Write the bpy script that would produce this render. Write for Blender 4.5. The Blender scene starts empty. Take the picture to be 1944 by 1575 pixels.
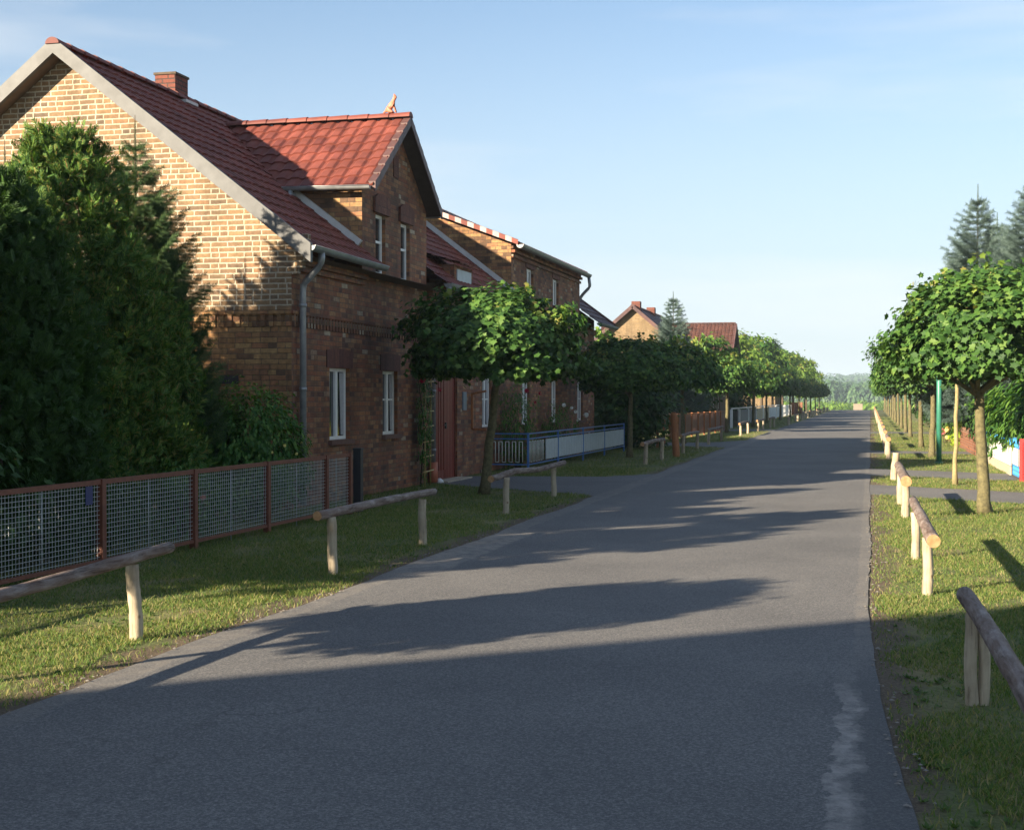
import bpy, math, random
import numpy as np
from mathutils import Vector, Matrix
R = math.radians
S = bpy.context.scene
col = S.collection

# ---------------------------------------------------------------- camera
cam_d = bpy.data.cameras.new('camera'); cam = bpy.data.objects.new('camera', cam_d); col.objects.link(cam)
cam.location = (0, 0, 1.6)
cam.rotation_euler = (R(90 - 0.69), 0, R(14.14))
cam_d.sensor_width = 36; cam_d.lens = 50.0
cam_d.clip_start = 0.05; cam_d.clip_end = 8000
S.camera = cam
# ---------------------------------------------------------------- light
SUN_AZ = R(180 + 36)      # compass azimuth of the sun (0 = +Y, 90 = +X)
SUN_EL = R(19.5)
S.world = bpy.data.worlds.new('World'); S.world.use_nodes = True
wt = S.world.node_tree; wt.nodes.clear()
wo = wt.nodes.new('ShaderNodeOutputWorld'); bg = wt.nodes.new('ShaderNodeBackground')
sky = wt.nodes.new('ShaderNodeTexSky'); sky.sky_type = 'NISHITA'; sky.sun_disc = False
sky.sun_elevation = SUN_EL; sky.sun_rotation = SUN_AZ
sky.air_density = 1.0; sky.dust_density = 0.3; sky.ozone_density = 2.0; sky.altitude = 60
bg.inputs[1].default_value = 0.0515
# thin cirrus veils: mixed into the sky by direction
tc = wt.nodes.new('ShaderNodeTexCoord'); mp = wt.nodes.new('ShaderNodeMapping')
mp.inputs['Scale'].default_value = (1.2, 1.6, 9.0); mp.inputs['Rotation'].default_value = (R(4), R(7), 0)
nz = wt.nodes.new('ShaderNodeTexNoise'); nz.inputs['Scale'].default_value = 1.9; nz.inputs['Detail'].default_value = 6; nz.inputs['Roughness'].default_value = .5
cr = wt.nodes.new('ShaderNodeValToRGB'); cr.color_ramp.elements[0].position = .45; cr.color_ramp.elements[1].position = .72
cr.color_ramp.elements[1].color = (.5, .5, .5, 1)
mx = wt.nodes.new('ShaderNodeMixRGB'); mx.inputs[2].default_value = (3.65, 4.2, 4.9, 1)
L = wt.links.new
L(tc.outputs['Generated'], mp.inputs[0]); L(mp.outputs[0], nz.inputs['Vector']); L(nz.outputs[0], cr.inputs[0])
sz_w = wt.nodes.new('ShaderNodeSeparateXYZ'); L(tc.outputs['Generated'], sz_w.inputs[0])
hv = wt.nodes.new('ShaderNodeMapRange'); hv.interpolation_type = 'SMOOTHSTEP'; L(sz_w.outputs[2], hv.inputs[0])
hv.inputs[1].default_value = .34; hv.inputs[2].default_value = -.02; hv.inputs[3].default_value = .0; hv.inputs[4].default_value = .85
sm_w = wt.nodes.new('ShaderNodeMath'); sm_w.operation = 'ADD'; sm_w.use_clamp = True; L(cr.outputs[0], sm_w.inputs[0]); L(hv.outputs[0], sm_w.inputs[1])
L(hv.outputs[0], mx.inputs[0]); mx2 = wt.nodes.new('ShaderNodeMixRGB'); mx2.inputs[2].default_value = (5.6, 5.7, 5.75, 1); L(cr.outputs[0], mx2.inputs[0]); L(mx.outputs[0], mx2.inputs[1]); L(sky.outputs[0], mx.inputs[1]); L(mx2.outputs[0], bg.inputs[0]); L(bg.outputs[0], wo.inputs[0])
sun_d = bpy.data.lights.new('sun', 'SUN'); sun_d.energy = 5.0; sun_d.angle = R(.55); sun_d.color = (1.0, .84, .62)
sun = bpy.data.objects.new('sun', sun_d); col.objects.link(sun)
to_sun = Vector((math.sin(SUN_AZ) * math.cos(SUN_EL), math.cos(SUN_AZ) * math.cos(SUN_EL), math.sin(SUN_EL)))
sun.rotation_euler = to_sun.to_track_quat('Z', 'Y').to_euler(); sun.location = (-20, -25, 30)
S.view_settings.view_transform = 'Standard'; S.view_settings.look = 'None'
S.view_settings.exposure = 1.82; S.view_settings.gamma = 1.0

rnd = random.Random(7); NP = np.random.RandomState(11)

# ---------------------------------------------------------------- object helpers
def link(o, parent=None):
    col.objects.link(o)
    if parent: o.parent = parent
    return o
def tag(o, label, cat, group=None, kind=None):
    if label: o['label'] = label
    if cat: o['category'] = cat
    if group: o['group'] = group
    if kind: o['kind'] = kind
    return o
def empty(name, loc=(0, 0, 0), rz=0, label=None, cat=None, group=None, scale=1):
    o = bpy.data.objects.new(name, None); o.empty_display_size = .2
    o.location = loc; o.rotation_euler.z = rz
    if hasattr(scale, '__len__'): o.scale = scale
    else: o.scale = (scale,) * 3
    link(o); tag(o, label, cat, group); return o
def obj(name, me, parent=None, loc=None):
    o = bpy.data.objects.new(name, me); link(o, parent)
    if loc is not None: o.location = loc
    return o
def copy_tree(o, parent=None):
    c = o.copy(); col.objects.link(c)
    if parent: c.parent = parent
    for ch in [x for x in bpy.data.objects if x.parent == o]: copy_tree(ch, c)
    return c

class MB:
    """collects faces, builds ONE mesh with metre UVs"""
    def __init__(s): s.v = []; s.f = []; s.m = []; s.sm = []; s.uv = {}
    def add(s, vs, fs, mi=0, smooth=False):
        b = len(s.v); s.v += [tuple(p) for p in vs]
        for f in fs: s.f.append(tuple(b + i for i in f)); s.m.append(mi); s.sm.append(smooth)
        return s
    def poly(s, pts, mi=0): return s.add(pts, [tuple(range(len(pts)))], mi)
    def box(s, a, b, mi=0):
        x0, y0, z0 = a; x1, y1, z1 = b
        v = [(x0, y0, z0), (x1, y0, z0), (x1, y1, z0), (x0, y1, z0), (x0, y0, z1), (x1, y0, z1), (x1, y1, z1), (x0, y1, z1)]
        return s.add(v, [(0, 3, 2, 1), (4, 5, 6, 7), (0, 1, 5, 4), (1, 2, 6, 5), (2, 3, 7, 6), (3, 0, 4, 7)], mi)
    def beam(s, p, q, w, h, mi=0, up=(0, 0, 1)):
        p = Vector(p); q = Vector(q); d = (q - p).normalized(); u = Vector(up)
        a = d.cross(u).normalized() * w / 2; b = a.cross(d).normalized() * h / 2
        v = [p - a - b, p + a - b, p + a + b, p - a + b, q - a - b, q + a - b, q + a + b, q - a + b]
        return s.add(v, [(3, 2, 1, 0), (4, 5, 6, 7), (0, 1, 5, 4), (1, 2, 6, 5), (2, 3, 7, 6), (3, 0, 4, 7)], mi)
    def tube(s, pts, rad, n=10, mi=0, cap=True, smooth=True, capmi=None, jit=0):
        pts = [Vector(p) for p in pts]; rings = []
        for i, p in enumerate(pts):
            d = (pts[min(i + 1, len(pts) - 1)] - pts[max(i - 1, 0)]).normalized()
            ref = Vector((0, 0, 1)) if abs(d.z) < .9 else Vector((0, 1, 0))
            a = d.cross(ref).normalized(); b = d.cross(a)
            r = rad[i] if hasattr(rad, '__len__') else rad
            rings.append([p + (a * math.cos(2 * math.pi * k / n) + b * math.sin(2 * math.pi * k / n)) * r * (1 + (rnd.uniform(-jit, jit) if jit else 0)) for k in range(n)])
        b0 = len(s.v); s.v += [tuple(p) for r_ in rings for p in r_]
        for i in range(len(pts) - 1):
            for k in range(n):
                s.f.append((b0 + i * n + k, b0 + i * n + (k + 1) % n, b0 + (i + 1) * n + (k + 1) % n, b0 + (i + 1) * n + k)); s.m.append(mi); s.sm.append(smooth)
        if cap:
            cm = mi if capmi is None else capmi
            s.f.append(tuple(b0 + k for k in reversed(range(n)))); s.m.append(cm); s.sm.append(False)
            s.f.append(tuple(b0 + (len(pts) - 1) * n + k for k in range(n))); s.m.append(cm); s.sm.append(False)
        return s
    def mesh(s, name, mats):
        me = bpy.data.meshes.new(name); me.from_pydata(s.v, [], s.f)
        if not isinstance(mats, (list, tuple)): mats = [mats]
        for m in mats: me.materials.append(m)
        me.polygons.foreach_set('material_index', s.m); me.polygons.foreach_set('use_smooth', s.sm)
        me.update(); boxuv(me); return me
    def build(s, name, mats, parent=None): return obj(name, s.mesh(name, mats), parent)
def boxuv(me):
    uv = me.uv_layers.new(name='UVMap'); n = len(me.loops)
    co = np.empty(len(me.vertices) * 3); me.vertices.foreach_get('co', co); co = co.reshape(-1, 3)
    vi = np.empty(n, int); me.loops.foreach_get('vertex_index', vi)
    out = np.zeros((n, 2))
    for p in me.polygons:
        nx, ny, nz_ = map(abs, p.normal); ls = slice(p.loop_start, p.loop_start + p.loop_total); c = co[vi[ls]]
        if nx >= ny and nx >= nz_: out[ls] = c[:, (1, 2)]
        elif ny >= nz_: out[ls] = c[:, (0, 2)]
        else: out[ls] = c[:, (0, 1)]
    uv.data.foreach_set('uv', out.ravel())

def scatter_mesh(name, tv, tf, M, T, mats, mi=None):
    """N copies of a small triangle template in one mesh (fast)"""
    N = len(T); tv = np.asarray(tv, float); tf = np.asarray(tf, int)
    V = (np.einsum('nij,vj->nvi', M, tv) + T[:, None, :]).reshape(-1, 3)
    F = (tf[None] + (np.arange(N) * len(tv))[:, None, None]).reshape(-1, 3)
    me = bpy.data.meshes.new(name)
    me.vertices.add(len(V)); me.vertices.foreach_set('co', V.ravel())
    me.loops.add(F.size); me.loops.foreach_set('vertex_index', F.ravel())
    me.polygons.add(len(F)); me.polygons.foreach_set('loop_start', np.arange(len(F)) * 3); me.polygons.foreach_set('loop_total', np.full(len(F), 3))
    if not isinstance(mats, (list, tuple)): mats = [mats]
    for m in mats: me.materials.append(m)
    if mi is not None: me.polygons.foreach_set('material_index', np.repeat(mi, len(tf)).astype(int))
    me.update(calc_edges=True); return me
def frames(nrm, spin, tilt=None):
    """rotation matrices: local z -> nrm, local y -> as near 'spin' dir as possible"""
    n = nrm / np.linalg.norm(nrm, axis=1, keepdims=True)
    y = spin - (spin * n).sum(1, keepdims=True) * n; y /= np.linalg.norm(y, axis=1, keepdims=True) + 1e-9
    x = np.cross(y, n); return np.stack([x, y, n], axis=2)

# ---------------------------------------------------------------- materials
def mat(name):
    m = bpy.data.materials.new(name); m.use_nodes = True; nt = m.node_tree
    b = nt.nodes['Principled BSDF']; return m, nt, b, nt.links.new
def N(nt, t, **kw):
    n = nt.nodes.new(t)
    for k, v in kw.items(): setattr(n, k, v)
    return n
def ramp(nt, stops, mode='LINEAR'):
    r = N(nt, 'ShaderNodeValToRGB'); e = r.color_ramp.elements; r.color_ramp.interpolation = mode
    while len(e) < len(stops): e.new(.5)
    for i, (p, c) in enumerate(stops): e[i].position = p; e[i].color = (*c, 1) if len(c) == 3 else c
    return r
def noise(nt, scale, detail=4, rough=.55, vec=None, dist=0):
    n = N(nt, 'ShaderNodeTexNoise'); n.inputs['Scale'].default_value = scale; n.inputs['Detail'].default_value = detail
    n.inputs['Roughness'].default_value = rough; n.inputs['Distortion'].default_value = dist
    if vec is not None: nt.links.new(vec, n.inputs['Vector'])
    return n
def math_(nt, op, a, b=None, c=None):
    n = N(nt, 'ShaderNodeMath', operation=op)
    for i, x in enumerate((a, b, c)):
        if x is None: continue
        if isinstance(x, (int, float)): n.inputs[i].default_value = x
        else: nt.links.new(x, n.inputs[i])
    return n.outputs[0]
def mixc(nt, f, a, b, mode='MIX'):
    n = N(nt, 'ShaderNodeMixRGB', blend_type=mode)
    for i, x in enumerate((f, a, b)):
        if isinstance(x, (int, float)): n.inputs[i].default_value = x
        elif isinstance(x, tuple): n.inputs[i].default_value = (*x, 1)
        else: nt.links.new(x, n.inputs[i])
    return n.outputs[0]
def bump(nt, b, h, strength=.5, dist=.01):
    n = N(nt, 'ShaderNodeBump'); n.inputs['Strength'].default_value = strength; n.inputs['Distance'].default_value = dist
    nt.links.new(h, n.inputs['Height']); nt.links.new(n.outputs[0], b.inputs['Normal'])

def simple(name, c, rough=.6, var=.25, scale=8, metal=0, bmp=0, stretch=None):
    m, nt, b, l = mat(name); t = N(nt, 'ShaderNodeTexCoord'); v = t.outputs['Object']
    if stretch:
        mpn = N(nt, 'ShaderNodeMapping'); mpn.inputs['Scale'].default_value = stretch; l(v, mpn.inputs[0]); v = mpn.outputs[0]
    n = noise(nt, scale, 5, .6, v)
    lo = tuple(x * (1 - var) for x in c); hi = tuple(min(1, x * (1 + var)) for x in c)
    r = ramp(nt, [(.3, lo), (.7, hi)]); l(n.outputs[0], r.inputs[0]); l(r.outputs[0], b.inputs['Base Color'])
    b.inputs['Roughness'].default_value = rough; b.inputs['Metallic'].default_value = metal
    if bmp: bump(nt, b, n.outputs[0], bmp, .01)
    return m

def brick_mat(name, stops, mortar, mw=.014, bw=.26, bh=.077, bmp=.6, dirt=.35, edge=.004, wob=.012):
    m, nt, b, l = mat(name); t = N(nt, 'ShaderNodeTexCoord')
    nzv = noise(nt, 3.5, 3, .5, t.outputs['UV'])
    off = N(nt, 'ShaderNodeVectorMath', operation='SCALE'); off.inputs['Scale'].default_value = wob
    sub = N(nt, 'ShaderNodeVectorMath', operation='SUBTRACT'); sub.inputs[1].default_value = (.5, .5, .5); l(nzv.outputs['Color'], sub.inputs[0]); l(sub.outputs[0], off.inputs[0])
    add = N(nt, 'ShaderNodeVectorMath', operation='ADD'); l(t.outputs['UV'], add.inputs[0]); l(off.outputs[0], add.inputs[1])
    sp = N(nt, 'ShaderNodeSeparateXYZ'); l(add.outputs[0], sp.inputs[0])
    rv = math_(nt, 'DIVIDE', sp.outputs[1], bh); row = math_(nt, 'FLOOR', rv); fv = math_(nt, 'FRACT', rv)
    wr = N(nt, 'ShaderNodeTexWhiteNoise', noise_dimensions='1D'); l(row, wr.inputs['W'])
    u1 = math_(nt, 'DIVIDE', sp.outputs[0], bw); u2 = math_(nt, 'MULTIPLY_ADD', row, .5, u1); u3 = math_(nt, 'MULTIPLY_ADD', wr.outputs['Value'], .22, u2)
    cl = math_(nt, 'FLOOR', u3); fu = math_(nt, 'FRACT', u3)
    cb = N(nt, 'ShaderNodeCombineXYZ'); l(cl, cb.inputs[0]); l(row, cb.inputs[1])
    wn = N(nt, 'ShaderNodeTexWhiteNoise', noise_dimensions='2D'); l(cb.outputs[0], wn.inputs['Vector'])
    # some bricks are headers: split in two at the middle
    spl = math_(nt, 'GREATER_THAN', wn.outputs['Value'], .72)
    fu2 = math_(nt, 'FRACT', math_(nt, 'MULTIPLY', fu, 2.0)); half = math_(nt, 'FLOOR', math_(nt, 'MULTIPLY', fu, 2.0))
    def edgd(x, w): return math_(nt, 'MULTIPLY', math_(nt, 'MINIMUM', x, math_(nt, 'SUBTRACT', 1.0, x)), w)
    e1 = edgd(fu, bw); e2 = edgd(fu2, bw / 2)
    eu = math_(nt, 'ADD', math_(nt, 'MULTIPLY', e2, spl), math_(nt, 'MULTIPLY', e1, math_(nt, 'SUBTRACT', 1.0, spl)))
    ev = edgd(fv, bh); ed = math_(nt, 'MINIMUM', eu, ev)
    n2 = noise(nt, 28, 3, .6, t.outputs['UV']); ed = math_(nt, 'ADD', ed, math_(nt, 'MULTIPLY', math_(nt, 'SUBTRACT', n2.outputs[0], .5), .017))
    mk = N(nt, 'ShaderNodeMapRange', interpolation_type='SMOOTHSTEP'); l(ed, mk.inputs[0]); mk.inputs[1].default_value = mw / 2 - edge; mk.inputs[2].default_value = mw / 2 + edge
    cb2 = N(nt, 'ShaderNodeCombineXYZ'); l(cl, cb2.inputs[0]); l(row, cb2.inputs[1]); l(math_(nt, 'MULTIPLY', half, spl), cb2.inputs[2])
    wn2 = N(nt, 'ShaderNodeTexWhiteNoise', noise_dimensions='3D'); l(cb2.outputs[0], wn2.inputs['Vector'])
    rp = ramp(nt, stops, 'LINEAR'); l(wn2.outputs['Value'], rp.inputs[0])
    n3 = noise(nt, 16, 5, .65, t.outputs['UV']); r3 = ramp(nt, [(.25, (.48, .47, .46)), (.75, (1.32, 1.3, 1.26))]); l(n3.outputs[0], r3.inputs[0])
    bc = mixc(nt, .8, rp.outputs[0], r3.outputs[0], 'MULTIPLY')
    n4 = noise(nt, .7, 4, .6, t.outputs['UV']); r4 = ramp(nt, [(.35, (1 - dirt,) * 3), (.65, (1, 1, 1))]); l(n4.outputs[0], r4.inputs[0])
    mpv = N(nt, 'ShaderNodeMapping'); mpv.inputs['Scale'].default_value = (1.6, .22, 1); l(t.outputs['UV'], mpv.inputs[0]); n7 = noise(nt, 1.6, 5, .65, mpv.outputs[0]); r7 = ramp(nt, [(.36, (1 - dirt * 1.2,) * 3), (.56, (1, 1, 1))]); l(n7.outputs[0], r7.inputs[0])
    c = mixc(nt, mk.outputs[0], mortar, bc); c = mixc(nt, 1.0, c, r7.outputs[0], 'MULTIPLY'); c = mixc(nt, 1.0, c, r4.outputs[0], 'MULTIPLY')
    l(c, b.inputs['Base Color']); b.inputs['Roughness'].default_value = .88
    h = math_(nt, 'ADD', mk.outputs[0], math_(nt, 'MULTIPLY', n3.outputs[0], .6)); bump(nt, b, h, bmp, .012)
    return m

BR_GABLE = brick_mat('gable_brick', [(0, (.27, .165, .085)), (.2, (.225, .14, .076)), (.38, (.30, .19, .098)), (.55, (.19, .122, .072)), (.7, (.28, .158, .082)), (.85, (.125, .088, .06)), (1, (.25, .165, .09))],
                     (.44, .375, .285), mw=.020, edge=.004, dirt=.22)
BR_OLD = brick_mat('weathered_ochre_brick', [(0, (.40, .22, .09)), (.25, (.32, .16, .07)), (.45, (.46, .28, .12)), (.65, (.24, .12, .06)), (.8, (.42, .19, .09)), (.92, (.16, .09, .05))],
                   (.13, .09, .06), mw=.009, edge=.004, dirt=.35)
BR_RED = brick_mat('red_brown_brick', [(0, (.34, .13, .062)), (.2, (.25, .088, .047)), (.36, (.42, .19, .082)), (.5, (.19, .072, .044)), (.66, (.44, .235, .11)), (.8, (.12, .055, .04)), (.95, (.30, .145, .075)), (1, (.5, .42, .31))],
                   (.16, .11, .085), mw=.010, edge=.004, dirt=.3)
BR_LINT = brick_mat('brown_lintel_brick', [(0, (.20, .075, .052)), (.5, (.14, .055, .042)), (1, (.25, .10, .066))], (.06, .04, .035), mw=.008, bw=.075, bh=.4, dirt=.2)
BR_CHIM = brick_mat('chimney_brick', [(0, (.21, .065, .042)), (1, (.15, .045, .032))], (.05, .035, .03), mw=.018, dirt=.2)
BR_OCHRE = brick_mat('ochre_house_brick', [(0, (.25, .175, .095)), (.5, (.21, .145, .08)), (1, (.30, .21, .12))], (.24, .18, .11), dirt=.25)
BR_YARD = brick_mat('orange_garden_brick', [(0, (.28, .105, .05)), (1, (.2, .075, .04))], (.25, .17, .12), dirt=.2)

def tile_mat(name, stops, rough=.42):
    m, nt, b, l = mat(name); t = N(nt, 'ShaderNodeTexCoord')
    sp = N(nt, 'ShaderNodeSeparateXYZ'); l(t.outputs['UV'], sp.inputs[0])
    cb = N(nt, 'ShaderNodeCombineXYZ'); l(math_(nt, 'FLOOR', sp.outputs[0]), cb.inputs[0]); l(math_(nt, 'FLOOR', sp.outputs[1]), cb.inputs[1])
    wn = N(nt, 'ShaderNodeTexWhiteNoise', noise_dimensions='2D'); l(cb.outputs[0], wn.inputs['Vector'])
    rp = ramp(nt, stops); l(wn.outputs['Value'], rp.inputs[0])
    n = noise(nt, 2.3, 6, .65, t.outputs['Object']); r2 = ramp(nt, [(.3, (.58, .57, .56)), (.7, (1.15, 1.12, 1.1))]); l(n.outputs[0], r2.inputs[0])
    c = mixc(nt, 1.0, rp.outputs[0], r2.outputs[0], 'MULTIPLY'); b.inputs['Specular IOR Level'].default_value = .25
    l(c, b.inputs['Base Color']); b.inputs['Roughness'].default_value = rough
    n5 = noise(nt, 60, 3, .6, t.outputs['Object']); bump(nt, b, n5.outputs[0], .15, .004)
    return m
T_RED = tile_mat('red_clay_tile', [(0, (.170, .050, .038)), (.5, (.215, .064, .048)), (1, (.135, .040, .034))], .62)
T_DARK = tile_mat('weathered_dark_tile', [(0, (.10, .055, .055)), (.5, (.13, .07, .065)), (1, (.075, .045, .05))], .5)
T_BROWN = tile_mat('brown_tile', [(0, (.10, .045, .035)), (1, (.075, .035, .03))], .7)

ZINC = simple('zinc_sheet', (.072, .075, .078), .6, .3, 4, metal=.1)
PIPE = simple('galvanised_pipe', (.27, .28, .29), .4, .22, 6, metal=.35)
FLASH = simple('pale_flashing', (.46, .46, .45), .5, .1, 6)
WHITE = simple('white_paint', (.78, .78, .76), .4, .06, 10)
CURTAIN = simple('curtain_cloth', (.36, .36, .37), .9, .12, 20)
RUST = simple('rust_brown_frame_paint', (.15, .048, .026), .6, .25, 14)
WIRE = simple('galvanised_wire', (.40, .43, .43), .45, .15, 30, metal=.3)
BLACK = simple('black_paint', (.022, .022, .026), .5, .2, 10)
BLUE = simple('blue_painted_metal', (.07, .18, .42), .4, .15, 20)
BRBLUE = simple('bright_blue_paint', (.06, .30, .68), .4, .1, 20)
PALEPANEL = simple('pale_metal_panel', (.40, .45, .48), .5, .1, 6)
CREAM = simple('cream_rod_paint', (.62, .62, .56), .5, .1, 20)
SLATE = simple('brown_stone_sill', (.13, .065, .05), .8, .2, 12)
TERRA = simple('terracotta', (.46, .15, .085), .6, .15, 12)
BAMBOO = simple('bamboo_cane', (.42, .31, .12), .6, .25, 16)
ORWOOD = simple('orange_stained_wood', (.30, .11, .036), .6, .3, 6, stretch=(4, 4, .5))
FENCEWOOD = simple('red_brown_fence_boards', (.13, .042, .024), .6, .3, 6, stretch=(1, 4, .4))
GREENPOLE = simple('green_painted_steel', (.03, .16, .11), .45, .15, 8)
REDPANEL = simple('dark_red_paint', (.32, .03, .03), .5, .15, 6)
CONC = simple('beige_concrete', (.42, .36, .27), .9, .15, 6, bmp=.3)
GREYP = simple('grey_panel', (.12, .13, .15), .6, .15, 6)
BEIGEP = simple('beige_panel', (.36, .31, .21), .7, .15, 6)
LIGHTP = simple('light_blue_grey_panel', (.50, .55, .58), .6, .1, 6)
def door_mat():
    m, nt, b, l = mat('red_brown_door'); t = N(nt, 'ShaderNodeTexCoord')
    w = N(nt, 'ShaderNodeTexWave', wave_type='BANDS', bands_direction='Y'); w.inputs['Scale'].default_value = 1.6; l(t.outputs['Object'], w.inputs[0])
    n = noise(nt, 12, 4, .6, t.outputs['Object']); r = ramp(nt, [(.3, (.13, .014, .012)), (.7, (.19, .024, .018))]); l(n.outputs[0], r.inputs[0])
    l(r.outputs[0], b.inputs['Base Color']); b.inputs['Roughness'].default_value = .45; bump(nt, b, w.outputs[0], .4, .01); return m
DOORM = door_mat()
def glass_mat():
    m, nt, b, l = mat('window_glass'); b.inputs['Base Color'].default_value = (.02, .025, .03, 1); b.inputs['Roughness'].default_value = .05
    b.inputs['Specular IOR Level'].default_value = .8; return m
GLASS = glass_mat()
def wood_mat(name, base, dark, rough=.75, crack=.6):
    m, nt, b, l = mat(name); t = N(nt, 'ShaderNodeTexCoord'); mpn = N(nt, 'ShaderNodeMapping'); mpn.inputs['Scale'].default_value = (1, 1, .09)
    l(t.outputs['Object'], mpn.inputs[0]); n = noise(nt, 34, 6, .7, mpn.outputs[0], .3)
    r = ramp(nt, [(.30, dark), (.44, tuple(x * .8 for x in base)), (.62, base), (.8, tuple(min(1, x * 1.18) for x in base))]); l(n.outputs[0], r.inputs[0])
    n2 = noise(nt, 3.5, 4, .6, t.outputs['Object']); r2 = ramp(nt, [(.3, (.68, .64, .6)), (.65, (1.05, 1.05, 1.05))]); l(n2.outputs[0], r2.inputs[0])
    # knots
    v = N(nt, 'ShaderNodeTexVoronoi'); v.inputs['Scale'].default_value = 7; l(t.outputs['Object'], v.inputs[0]); r3 = ramp(nt, [(.07, (.35, .25, .18)), (.14, (1, 1, 1))]); l(v.outputs[0], r3.inputs[0])
    c = mixc(nt, 1, r.outputs[0], r2.outputs[0], 'MULTIPLY'); c = mixc(nt, .8, c, r3.outputs[0], 'MULTIPLY')
    l(c, b.inputs['Base Color']); b.inputs['Roughness'].default_value = rough; bump(nt, b, n.outputs[0], crack, .008); return m
POSTWOOD = wood_mat('peeled_pale_post_wood', (.46, .39, .28), (.14, .10, .06))
def rail_mat():
    m, nt, b, l = mat('weathered_rail_log'); t = N(nt, 'ShaderNodeTexCoord'); mpn = N(nt, 'ShaderNodeMapping'); mpn.inputs['Scale'].default_value = (1, .12, 1)
    l(t.outputs['Object'], mpn.inputs[0]); n = noise(nt, 30, 6, .7, mpn.outputs[0], .4)
    r = ramp(nt, [(.34, (.04, .028, .022)), (.46, (.16, .125, .105)), (.6, (.27, .23, .21)), (.8, (.38, .34, .315))]); l(n.outputs[0], r.inputs[0])
    n2 = noise(nt, 4.5, 4, .6, t.outputs['Object']); r2 = ramp(nt, [(.42, (0, 0, 0)), (.6, (1, 1, 1))]); l(n2.outputs[0], r2.inputs[0])
    c = mixc(nt, r2.outputs[0], mixc(nt, .55, (.11, .055, .032), r.outputs[0]), r.outputs[0]); l(c, b.inputs['Base Color']); b.inputs['Roughness'].default_value = .85; bump(nt, b, n.outputs[0], .8, .012); return m
RAILWOOD = rail_mat()
def cut_mat():
    m, nt, b, l = mat('sawn_log_end'); t = N(nt, 'ShaderNodeTexCoord'); n = noise(nt, 25, 4, .6, t.outputs['Object'])
    r = ramp(nt, [(.3, (.24, .125, .05)), (.7, (.38, .23, .11))]); l(n.outputs[0], r.inputs[0]); l(r.outputs[0], b.inputs['Base Color']); b.inputs['Roughness'].default_value = .8; return m
CUT = cut_mat()
def bark(name, c1, c2, scale=18):
    m, nt, b, l = mat(name); t = N(nt, 'ShaderNodeTexCoord'); n = noise(nt, scale, 5, .65, t.outputs['Object'])
    r = ramp(nt, [(.3, c1), (.7, c2)]); l(n.outputs[0], r.inputs[0]); l(r.outputs[0], b.inputs['Base Color']); b.inputs['Roughness'].default_value = .9; bump(nt, b, n.outputs[0], .6, .01); return m
BARK = bark('maple_bark', (.055, .048, .022), (.155, .135, .062)); DBARK = bark('dark_bark', (.05, .035, .025), (.11, .08, .05))
STAKE = bark('young_bark', (.18, .15, .07), (.30, .25, .12))

def leaf_mat(name, stops, trans=.35, rough=.5, tcol=None):
    gain = 1.0 if 'petal' in name or 'lime' in name else 1.08 if name == 'maple_leaf' else 1.25 if 'young' in name else 1.42
    stops = [(p, tuple(x * gain for x in c)) for p, c in stops]
    m, nt, b, l = mat(name); g = N(nt, 'ShaderNodeNewGeometry'); r = ramp(nt, stops); l(g.outputs['Random Per Island'], r.inputs[0])
    l(r.outputs[0], b.inputs['Base Color']); b.inputs['Roughness'].default_value = rough + .08; b.inputs['Specular IOR Level'].default_value = .25
    tr = N(nt, 'ShaderNodeBsdfTranslucent'); c2 = mixc(nt, 1.0, r.outputs[0], tcol or (1.5, 1.5, .6), 'MULTIPLY'); l(c2, tr.inputs[0])
    ms = N(nt, 'ShaderNodeMixShader'); ms.inputs[0].default_value = trans; l(b.outputs[0], ms.inputs[1]); l(tr.outputs[0], ms.inputs[2])
    out = nt.nodes['Material Output']; l(ms.outputs[0], out.inputs[0]); return m
LF_MAPLE = leaf_mat('maple_leaf', [(0, (.016, .050, .012)), (.35, (.030, .078, .016)), (.6, (.048, .112, .022)), (.85, (.075, .15, .03)), (1, (.11, .18, .04))], .22)
LF_YOUNG = leaf_mat('young_maple_leaf', [(0, (.10, .17, .03)), (.6, (.15, .21, .04)), (1, (.22, .19, .06))], .35)
LF_THUJA = leaf_mat('thuja_scale_leaf', [(0, (.020, .055, .013)), (.45, (.046, .10, .018)), (.85, (.10, .155, .028)), (1, (.15, .10, .035))], .18, .6)
LF_SPRUCE = leaf_mat('spruce_needle', [(0, (.018, .045, .016)), (.6, (.036, .070, .026)), (1, (.07, .10, .035))], .1, .6)
LF_BLUE = leaf_mat('blue_spruce_needle', [(0, (.030, .055, .045)), (.6, (.055, .085, .075)), (1, (.10, .14, .13))], .1, .6)
LF_BUSH = leaf_mat('shrub_leaf', [(0, (.022, .065, .014)), (.6, (.042, .105, .02)), (1, (.09, .16, .03))], .3)
LF_LIGHT = leaf_mat('light_green_leaf', [(0, (.06, .12, .02)), (.6, (.10, .17, .03)), (1, (.15, .22, .04))], .35)
LF_LIME = leaf_mat('lime_leaf', [(0, (.25, .36, .03)), (1, (.36, .48, .05))], .35)
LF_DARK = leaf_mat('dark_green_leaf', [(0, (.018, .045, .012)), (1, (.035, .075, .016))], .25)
PETAL_R = leaf_mat('red_petal', [(0, (.35, .01, .03)), (1, (.5, .02, .06))], .2, .5, (1, 1, 1))
PETAL_W = leaf_mat('white_petal', [(0, (.7, .7, .66)), (1, (.85, .85, .8))], .2, .5, (1, 1, 1))
PETAL_Y = leaf_mat('yellow_petal', [(0, (.7, .6, .12)), (1, (.8, .7, .3))], .2, .5, (1, 1, 1))
PETAL_P = leaf_mat('pink_petal', [(0, (.75, .32, .36)), (1, (.8, .45, .4))], .2, .5, (1, 1, 1))
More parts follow.
